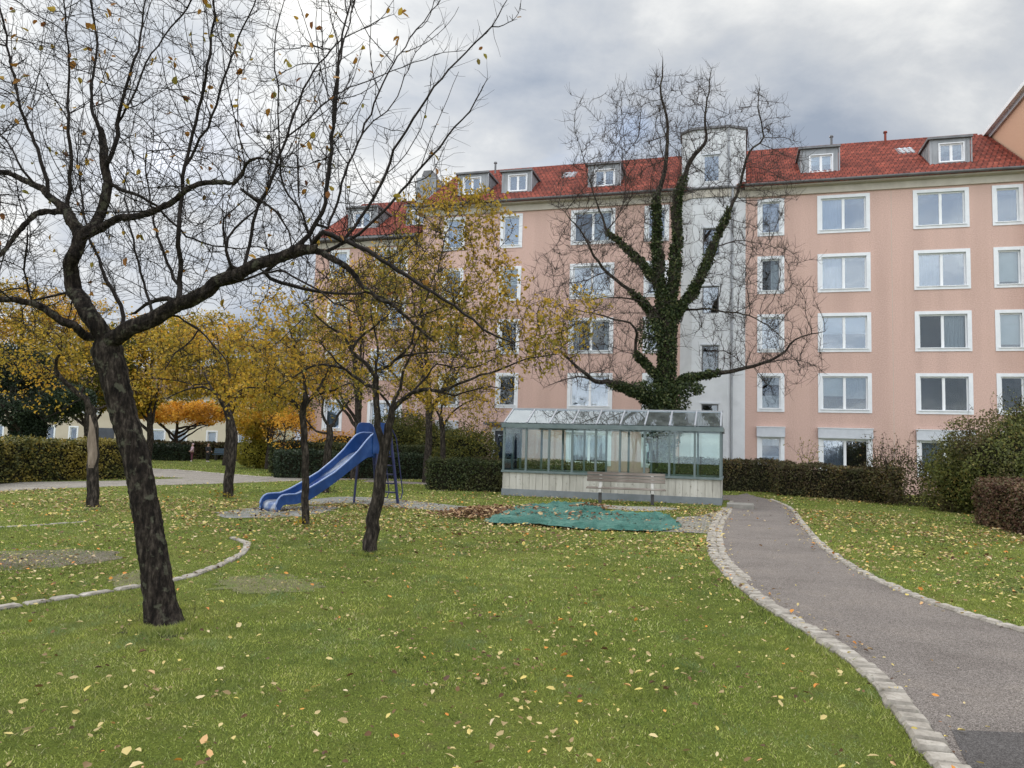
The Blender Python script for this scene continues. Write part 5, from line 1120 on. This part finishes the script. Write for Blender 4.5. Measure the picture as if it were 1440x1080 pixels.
# ---- background trees: fuller crowns
def back_tree(label, base, Y, crown, nn, leaf, size, mat_, trunk_r=.18, group='autumn trees in the background', name='autumn_tree', tw=.5, nl=5200, ntw=1200, below=1.7, nlimb=5):
    """base px x ; crown list of (c, r, ry) in px / metres"""
    global T; T = Tree(); YB[0] = Y; q = G(base, 640); bx = D(base, 640, Y)[0]
    c0, r_0, ry0 = crown[0]; top = D(c0[0], c0[1], Y)
    T.limb([(bx, Y, -.05, trunk_r*1.2), (bx+.05, Y, top[2]*.25, trunk_r), (bx-.05, Y, top[2]*.5, trunk_r*.8), (top[0], Y, top[2], trunk_r*.35)], .4, .02)
    n0 = len(T.p)
    for k in range(nlimb):
        c, r, ry = crown[k % len(crown)]; e = D(c[0], c[1], Y); e = e+rng.normal(size=3)*np.array([r[0]*Y/F, ry, r[1]*Y/F])*.45; s0 = T.p[n0//4+k % 4+1]
        if e[2] > s0[2]: T.limb([(*s0, trunk_r*.5), (*(s0*.5+e*.5+np.array([0, 0, .1])), trunk_r*.3), (*e, trunk_r*.15)], .4, .04)
    A = np.vstack([pxell(c, r, Y, nn, ry, .1) for (c, r, ry) in crown]); A = A[A[:, 2] > below]
    T.grow(A, .35, 3, .5, 40, .05, .25, 3, nogrow_below=below); T.radii(.012, 2.3)
    t_, A_ = T.twigs(ntw, .04, tw*.5, tw, .009, .2, 2, curl=.5)
    Q = np.vstack([pxell(c, r, Y, int(nl*1.9), ry, .15) for (c, r, ry) in crown]); Q = Q[Q[:, 2] > below*.9]
    cl = vnoise(Q[:, [0, 2]]*1.0+90, .9, 55)*.5+vnoise(Q[:, [1, 2]]+90, 1.1, 56)*.5; Q = Q[rng.random(len(Q)) < np.clip((cl-.22)*3.2, .06, 1)]
    # tie each leaf to the nearest branch node, loosely
    Pn = np.array(T.p); out = []
    for i in range(0, len(Q), 2000):
        q_ = Q[i:i+2000]; d_ = np.linalg.norm(q_[:, None]-Pn[None], axis=2); j = d_.argmin(1); out.append(np.where((d_.min(1) > .5)[:, None], Pn[j]+unit(q_-Pn[j])*.5*rng.random((len(q_), 1)), q_))
    Q = np.vstack(out); nz = vnoise(Q[:, [0, 2]]+50, .8, 43)*.7+vnoise(Q[:, [0, 2]]+70, 2.2, 44)*.3
    rd = np.clip(rng.random(len(Q))*.5+nz*.8-.15, 0, 1)
    fl_ = leaves_mesh('foliage', Q, size, 4, .3, aspect=.7, rnd=rd)
    return tree_object(name, label, 'tree', group, T, M['bark_grey'], 8, M['bark_fine'], t_, [('foliage', fl_, mat_)], (bx, Y, 0), .06)
back_tree('small round orange tree in front of the cream house', 247, 58, [((250,588),(58,26),3.0), ((215,580),(40,25),2.5), ((290,585),(32,24),2.5)], 90, None, .17, M['leaf_o'], .2, nl=4200, below=3.0, nlimb=6)
back_tree('tall yellow-green tree behind the big leaning trunk', 208, 50, [((205,520),(60,62),3.5), ((230,475),(55,40),3), ((180,560),(40,30),2.5)], 110, None, .16, M['leaf_y'], .22, nl=4200)
back_tree('yellow tree above the orange tree', 319, 46, [((300,490),(62,60),3), ((335,540),(40,40),2.5), ((265,520),(45,45),2.5)], 110, None, .15, M['leaf_y'], .22, nl=3600)
back_tree('yellow-orange tree left of the slide top with low spreading crown', 378, 42, [((385,520),(55,60),2.6), ((400,570),(45,36),2.2), ((360,590),(28,30),2)], 110, None, .13, M['leaf_yg'], .18, nl=3800)
back_tree('golden tree at the far left edge', 25, 44, [((30,440),(75,50),3), ((-40,470),(60,60),3), ((90,480),(45,55),2.6)], 110, None, .14, M['leaf_yg'], .24, nl=4000)
back_tree('olive tree rising behind the scarred fruit tree', 120, 48, [((125,530),(60,50),3), ((90,560),(40,38),2.5), ((160,500),(40,50),2.5)], 100, None, .15, M['leaf_olive'], .22, nl=3200)
back_tree('pale green tree in front of the left pink block', 500, 33, [((490,440),(60,70),2.4), ((455,500),(45,55),2.2), ((530,400),(50,60),2)], 110, None, .11, M['leaf_yg'], .16, nl=1500)
back_tree('yellow-leaved tree against the pink wall behind the slim two-stemmed tree', 600, 32, [((590,400),(60,70),2.2), ((630,470),(55,50),2), ((560,500),(50,50),2)], 110, None, .10, M['leaf_yg'], .14, nl=1400)
back_tree('dark ivy-covered tree behind the left hedge', 38, 33, [((45,565),(62,42),2.0), ((20,520),(50,40),1.8), ((100,560),(30,20),1.2), ((40,610),(24,36),.7)], 70, None, .10, M['leaf_dark'], .30, group='autumn trees in the background', name='ivy_covered_tree', nl=9000, ntw=400, below=.2)
back_tree('thin orange-brown shrub tree behind the slide bottom', 402, 36, [((402,605),(34,28),1.4), ((420,590),(25,24),1.2)], 60, None, .10, M['leaf_o'], .07, nl=1200, ntw=500, below=.8)
# ================================================================== HEDGES AND BUSHES
def hedge(line, width, h, label, mat_, leaf=.07, dens=650, base=.02, group='clipped hedges', name='hedge', rough=.07, sprigs=0, hvar=.05):
    """line: world xy polyline (axis of the hedge)"""
    a = np.array(line, float)[:, :2]; o0 = np.array([*a.mean(0), 0]); rt = empty(name, tuple(o0), 0, label, 'hedge', group)
    seg = np.linalg.norm(np.diff(a, axis=0), axis=1); s = np.r_[0, np.cumsum(seg)]; Lh = s[-1]; n = int((2*h+width+.0)*Lh*dens)+int(2*width*h*dens)
    t = rng.uniform(0, Lh, n); per = 2*h+width; u_ = rng.uniform(0, per, n)
    c = np.stack([np.interp(t, s, a[:, 0]), np.interp(t, s, a[:, 1])], 1); c2 = np.stack([np.interp(t+.01, s, a[:, 0]), np.interp(t+.01, s, a[:, 1])], 1); c1 = np.stack([np.interp(t-.01, s, a[:, 0]), np.interp(t-.01, s, a[:, 1])], 1); d = unit(c2-c1); e = np.stack([-d[:, 1], d[:, 0]], 1)
    hh = h*(1-hvar/2+hvar*vnoise(np.c_[t, t*0+o0[0]], .8, 61))
    lat = np.where(u_ < h, -width/2, np.where(u_ > h+width, width/2, u_-h-width/2)); z = np.where(u_ < h, u_, np.where(u_ > h+width, u_-h-width, h))*hh/h
    # end caps
    m_ = rng.random(n) < (2*width*h)/(per*Lh+2*width*h); t_end = rng.random(n) < .5
    lat = np.where(m_, rng.uniform(-width/2, width/2, n), lat); z = np.where(m_, rng.uniform(0, 1, n)*hh, z)
    cc = np.where((m_ & t_end)[:, None], a[0], np.where((m_ & ~t_end)[:, None], a[-1], c))
    # rounded top corners
    k = np.clip((z-(hh-.12))/.12, 0, 1); lat = lat*(1-.10*k)
    P = np.c_[cc+e*lat[:, None], z]
    lump = (vnoise(np.c_[t*1.0, z*1.0+lat], 2.2, 62)-.5)*rough*2+(vnoise(np.c_[t, z+lat*2], 6, 63)-.5)*rough
    outv = unit(np.c_[e*np.sign(lat)[:, None]*np.where(z < hh*.97, 1, .15)[:, None], np.where(z > hh*.95, 1., .1)])
    P = P+outv*lump[:, None]+rng.normal(size=P.shape)*.03-outv*(rng.random(n)**2*.10)[:, None]; P[:, 2] = np.maximum(P[:, 2], base)
    P = P-o0
    rd = np.clip(rng.random(n)*.8+vnoise(np.c_[t, z], 1.6, 64)*.35-.08, 0, 1)
    link('foliage', leaves_mesh('foliage', P, leaf, 4, 0, nrm=outv, aspect=.7, rnd=rd), mat_, rt)
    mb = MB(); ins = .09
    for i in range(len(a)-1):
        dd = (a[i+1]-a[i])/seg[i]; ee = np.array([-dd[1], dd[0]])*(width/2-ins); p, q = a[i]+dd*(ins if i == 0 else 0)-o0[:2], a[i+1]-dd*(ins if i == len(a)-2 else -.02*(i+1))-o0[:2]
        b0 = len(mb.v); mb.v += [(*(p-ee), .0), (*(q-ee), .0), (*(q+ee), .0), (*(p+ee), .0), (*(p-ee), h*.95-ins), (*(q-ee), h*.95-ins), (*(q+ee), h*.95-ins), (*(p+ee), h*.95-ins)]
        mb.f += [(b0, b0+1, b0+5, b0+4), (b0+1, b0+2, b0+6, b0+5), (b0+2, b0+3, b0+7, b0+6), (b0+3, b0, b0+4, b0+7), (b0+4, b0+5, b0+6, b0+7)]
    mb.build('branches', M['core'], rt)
    return rt
def gl(y_off, *pts):
    return [G(*p)[:2]+np.array([0, y_off]) for p in pts]
hedge(gl(.6, (-160,690),(0,678),(90,675),(165,673)), 1.2, 1.38, 'tall green and yellow clipped hedge at the left behind the scarred tree', M['hedge_gy'], .085, 520, hvar=.10)
hedge([G(383,672)[:2]+np.array([0,.5]), G(470,672.5)[:2]+np.array([0,.5]), G(598,674)[:2]+np.array([0,.5])], 1.1, 1.12, 'dark green low clipped hedge running behind the slide', M['hedge_d'], .085, 560)
hedge([D(385,640,37.5)[:2], D(600,640,36.5)[:2]], 1.0, 1.50, 'second higher clipped hedge just behind the dark one at the slide', M['hedge_g'], .095, 480)
hedge([G(602,689)[:2]+np.array([0,.8]), G(712,693)[:2]+np.array([-.15,.8])], 1.3, 1.05, 'green clipped hedge adjoining the left end of the conservatory', M['hedge_g'], .075, 700)
hedge([D(219,640,53)[:2], D(264,640,53)[:2]], 1.4, 1.05, 'short dark hedge block beside the child in pink', M['hedge_d'], .13, 330)
hedge([D(150,640,60)[:2], D(420,640,58)[:2]], 1.0, 1.25, 'brown-green hedge in front of the far cream house', M['hedge_b'], .14, 260)
hedge([(-2.5, 33.8), (1.2, 33.2), (4.0, 32.6)], .8, 1.0, 'low hedge seen through the conservatory glass below the pink wall', M['hedge_b'], .075, 560)
hedge([(6.6, 32.9), (9.2, 32.9), (12.0, 32.6)], 1.2, 1.30, 'brown-green clipped hedge right of the conservatory, behind the path', M['hedge_b'], .08, 620)
hedge([G(1107,697)[:2]+np.array([.1,.7]), G(1180,702)[:2]+np.array([.2,.8]), G(1262,710)[:2]+np.array([.2,.8])], 1.4, 1.18, 'reddish-brown clipped hedge between the path end and the big bush', M['hedge_b'], .075, 760)
hedge([G(1392,742)[:2]+np.array([1.0,.9]), G(1470,768)[:2]+np.array([1.35,.6]), (16.0, 14.0)], 1.5, 1.08, 'low reddish hedge at the right edge in front of the big bush', M['hedge_r'], .062, 1300, rough=.05)
def bush(label, blobs, mat_, leaf, dens, name='bush', zmin=.03, group=None, sprigs=0, core=True, sprigmat='bark_fine', sl=(.5, 1.1), shellk=.30):
    """blobs: list of (centre xyz, radii)"""
    o0 = np.array([blobs[0][0][0], blobs[0][0][1], 0]); rt = empty(name, tuple(o0), 0, label, 'bush', group); PP = []; NN = []
    for c, r in blobs:
        c = np.array(c); r = np.array(r); area = 4*math.pi*((r[0]*r[1])**1.6/3+(r[0]*r[2])**1.6/3+(r[1]*r[2])**1.6/3)**(1/1.6); n = int(area*dens); v = unit(rng.normal(size=(n, 3)))
        k = 1+.42*(vnoise(np.c_[v[:, 0]*2+v[:, 1], v[:, 2]*2+5+c[0]], 1.6, 71)-.5)+.34*(vnoise(np.c_[v[:, 0]*3+9, v[:, 1]*3+v[:, 2]*2+c[1]], 2.2, 72)-.5)
        rad = k*(1-shellk*rng.random(n)**1.6); PP.append(c+v*r*rad[:, None]); NN.append(v)
    P = np.vstack(PP); Nn = np.vstack(NN); keep = P[:, 2] > zmin
    for c, r in blobs: keep &= (((P-np.array(c))/np.array(r))**2).sum(1) > .45
    P = P[keep]; Nn = Nn[keep]; rd = np.clip(rng.random(len(P))*.75+.25*vnoise(P[:, [0, 2]]+30, 1.3, 73), 0, 1)
    link('foliage', leaves_mesh('foliage', P-o0, leaf, 4, 0, nrm=Nn, aspect=.65, rnd=rd), mat_, rt)
    mb = MB()
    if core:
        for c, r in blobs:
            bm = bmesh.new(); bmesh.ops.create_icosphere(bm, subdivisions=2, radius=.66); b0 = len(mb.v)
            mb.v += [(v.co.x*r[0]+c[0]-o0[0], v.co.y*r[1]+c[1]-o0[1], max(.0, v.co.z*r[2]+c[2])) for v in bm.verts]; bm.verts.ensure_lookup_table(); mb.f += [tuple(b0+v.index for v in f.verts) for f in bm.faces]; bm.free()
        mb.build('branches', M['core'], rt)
    if sprigs:
        chs = []; LP = []
        for i in range(sprigs):
            c, r = blobs[i % len(blobs)]; v = unit(rng.normal(size=3)+np.array([0, -.3, .9])); v[2] = abs(v[2]); p = np.array(c)+v*np.array(r)*.85; L_ = random.uniform(*sl); pts = [p]; d = unit(v*.5+np.array([0, 0, 1])+rng.normal(size=3)*.25)
            for j in range(5): d = unit(d+rng.normal(size=3)*.12); pts.append(pts[-1]+d*L_/5)
            chs.append((np.array(pts)-o0, np.linspace(.007, .003, 6)))
            for j in range(2, 6):
                w_ = unit(rng.normal(size=3)+np.array([0, 0, .6])); chs.append((np.array([pts[j], pts[j]+w_*.1, pts[j]+w_*.2])-o0, np.array([.004, .003, .002]))); LP.append(pts[j]+w_*.12); LP.append(pts[j]+w_*.2)
        link('twigs', chains_mesh('twigs', chs, 4), M[sprigmat], rt); link('foliage', leaves_mesh('foliage', np.array(LP)-o0, leaf*.9, 4, .3, aspect=.6), mat_, rt)
    return rt
bush('big dark green and brown bush at the right edge before the pink block', [((14.9, 22.6, 1.35), (2.0, 1.7, 1.7)), ((16.5, 22.2, 1.5), (2.2, 1.8, 1.95)), ((13.9, 23.4, .9), (1.15, 1.1, 1.15)), ((15.3, 21.3, .8), (1.6, 1.1, 1.1)), ((18.6, 21.4, 1.5), (2.4, 1.9, 1.9)), ((15.6, 22.4, 2.3), (1.0, .9, .9))], M['bush_g'], .075, 820, sprigs=190, sl=(.35, 1.0), shellk=.5)
bush('brown twiggy shrub leaning between the clipped hedge and the big bush', [((13.5, 26.0, .75), (.95, .8, .95)), ((12.9, 26.8, .9), (.55, .5, .8))], M['hedge_b'], .075, 620, sprigs=60, sl=(.5, 1.1), core=False, shellk=.8)
bush('thin leafy shrub poking up behind the clipped hedge at the window', [((11.9, 30.6, .9), (.28, .3, .8))], M['bush_y'], .08, 120, sprigs=14, sl=(.5, .9), core=False, shellk=.9)
bush('rounded yellow-green bush between the far lawn and the dark hedge', [((D(360,640,43)[0], 43, .85), (1.05, 1.0, 1.0))], M['bush_y'], .11, 420)
bush('large grey-green shrub behind the top of the slide', [((D(560,640,38)[0], 39.5, 1.5), (2.0, 1.5, 1.7)), ((D(600,640,38)[0], 39.2, 1.3), (1.6, 1.4, 1.5))], M['leaf_olive'], .10, 420, sprigs=30)
bush('dark green shrub under the yellowing tree by the pink wall', [((D(655,640,34)[0], 35.0, 1.1), (1.5, 1.0, 1.35))], M['leaf_olive'], .10, 480, sprigs=20)
bush('orange-brown low shrub behind the second clipped hedge', [((D(480,640,41)[0], 41, 1.3), (2.4, 1.2, 1.0))], M['leaf_o'], .12, 150, shellk=.7)
# ================================================================== SKY, SUN, RENDER
SUN_EL, SUN_AZ = 38, -28     # degrees; azimuth from +Y (view direction), positive to the right
w = bpy.data.worlds.new('World'); S.world = w; w.use_nodes = True; nt = w.node_tree; N = nt.nodes; bg = N['Background']
def node(t, **k):
    n = N.new(t)
    for a, v in k.items(): setattr(n, a, v)
    return n
def math_(op, a, b=None, clamp=False):
    n = node('ShaderNodeMath', operation=op, use_clamp=clamp)
    for i, v in enumerate((a, b)):
        if v is None: continue
        if hasattr(v, 'is_linked'): nt.links.new(v, n.inputs[i])
        else: n.inputs[i].default_value = v
    return n.outputs[0]
sky = node('ShaderNodeTexSky', sky_type='NISHITA'); sky.sun_disc = False; sky.sun_elevation = R(SUN_EL); sky.sun_rotation = R(SUN_AZ); sky.ozone_density = 2
tc = node('ShaderNodeTexCoord'); sep = node('ShaderNodeSeparateXYZ'); nt.links.new(tc.outputs['Generated'], sep.inputs[0])
# cloud layer: project the direction on a plane so the clouds stretch towards the horizon
zc = math_('MAXIMUM', sep.outputs[2], .0); zz_ = math_('ADD', zc, .28)
cx = math_('DIVIDE', sep.outputs[0], zz_); cy = math_('DIVIDE', sep.outputs[1], zz_)
cmb = node('ShaderNodeCombineXYZ'); nt.links.new(cx, cmb.inputs[0]); nt.links.new(cy, cmb.inputs[1]); cmb.inputs[2].default_value = 3.3
def nz(scale, det, rough, off, dist=0):
    mp = node('ShaderNodeMapping'); mp.inputs['Location'].default_value = off; nt.links.new(cmb.outputs[0], mp.inputs[0])
    n = node('ShaderNodeTexNoise'); n.inputs['Scale'].default_value = scale; n.inputs['Detail'].default_value = det; n.inputs['Roughness'].default_value = rough; n.inputs['Distortion'].default_value = dist; nt.links.new(mp.outputs[0], n.inputs['Vector']); return n.outputs['Fac']
cA = nz(1.3, 8, .55, (2.0, 5.0, 0), .3); cB = nz(3.2, 7, .6, (9.0, 1.0, 0), .2)
shade = math_('ADD', math_('MULTIPLY', cA, .65), math_('MULTIPLY', cB, .35))
rp = node('ShaderNodeValToRGB'); nt.links.new(shade, rp.inputs[0]); e = rp.color_ramp.elements
for p, c in ((.36, (.275, .32, .395)), (.44, (.385, .42, .475)), (.52, (.51, .53, .555)), (.62, (.77, .77, .755))):
    x = e.new(p); x.color = (*c, 1)
e.remove(e[0]); e.remove(e[-1])
# glow of the hidden sun in the cloud, upper left
sd = Vector((math.sin(R(SUN_AZ))*math.cos(R(24)), math.cos(R(SUN_AZ))*math.cos(R(24)), math.sin(R(24))))
dp = node('ShaderNodeVectorMath', operation='DOT_PRODUCT'); nt.links.new(tc.outputs['Generated'], dp.inputs[0]); dp.inputs[1].default_value = sd
gl_ = math_('POWER', math_('MAXIMUM', dp.outputs['Value'], 0), 9)
glow = math_('ADD', math_('MULTIPLY', gl_, .22), .98)
# unseen sky behind camera and overhead, brightness added to light facade and ground
bk = math_('MULTIPLY', math_('MAXIMUM', math_('ADD', math_('MULTIPLY', sep.outputs[1], -1.0), .15), 0), 1.7)
up = math_('MULTIPLY', math_('MAXIMUM', math_('SUBTRACT', sep.outputs[2], .52), 0), 4.5)
tot = math_('ADD', math_('ADD', glow, bk), up)
mul = node('ShaderNodeVectorMath', operation='SCALE'); nt.links.new(rp.outputs[0], mul.inputs[0]); nt.links.new(tot, mul.inputs['Scale'])
# gaps in the cloud where the blue sky shows
skb = node('ShaderNodeVectorMath', operation='SCALE'); nt.links.new(sky.outputs[0], skb.inputs[0]); skb.inputs['Scale'].default_value = .10
gap = node('ShaderNodeMapRange'); nt.links.new(nz(1.9, 6, .55, (4.0, 13.0, 0), .4), gap.inputs[0]); gap.inputs[1].default_value = .60; gap.inputs[2].default_value = .72; gap.inputs[3].default_value = 0; gap.inputs[4].default_value = .55
mx = node('ShaderNodeMix', data_type='RGBA'); nt.links.new(gap.outputs[0], mx.inputs[0]); nt.links.new(mul.outputs[0], mx.inputs[6]); nt.links.new(skb.outputs[0], mx.inputs[7])
nt.links.new(mx.outputs[2], bg.inputs[0]); bg.inputs[1].default_value = 1.0
sun = bpy.data.lights.new('sun', 'SUN'); sun.energy = 1.1; sun.angle = R(28); sun.color = (1, .96, .90); so_ = bpy.data.objects.new('sun', sun); COL.objects.link(so_)
dv = Vector((math.sin(R(SUN_AZ))*math.cos(R(SUN_EL)), math.cos(R(SUN_AZ))*math.cos(R(SUN_EL)), math.sin(R(SUN_EL)))); so_.rotation_euler = dv.to_track_quat('Z', 'Y').to_euler()
S.render.engine = 'CYCLES'; S.cycles.samples = 96; S.cycles.max_bounces = 8; S.cycles.transparent_max_bounces = 24; S.cycles.use_denoising = True
S.view_settings.view_transform = 'Standard'; S.view_settings.look = 'None'; S.view_settings.exposure = 0.38; S.view_settings.gamma = 1
S.render.resolution_x = 1024; S.render.resolution_y = 768
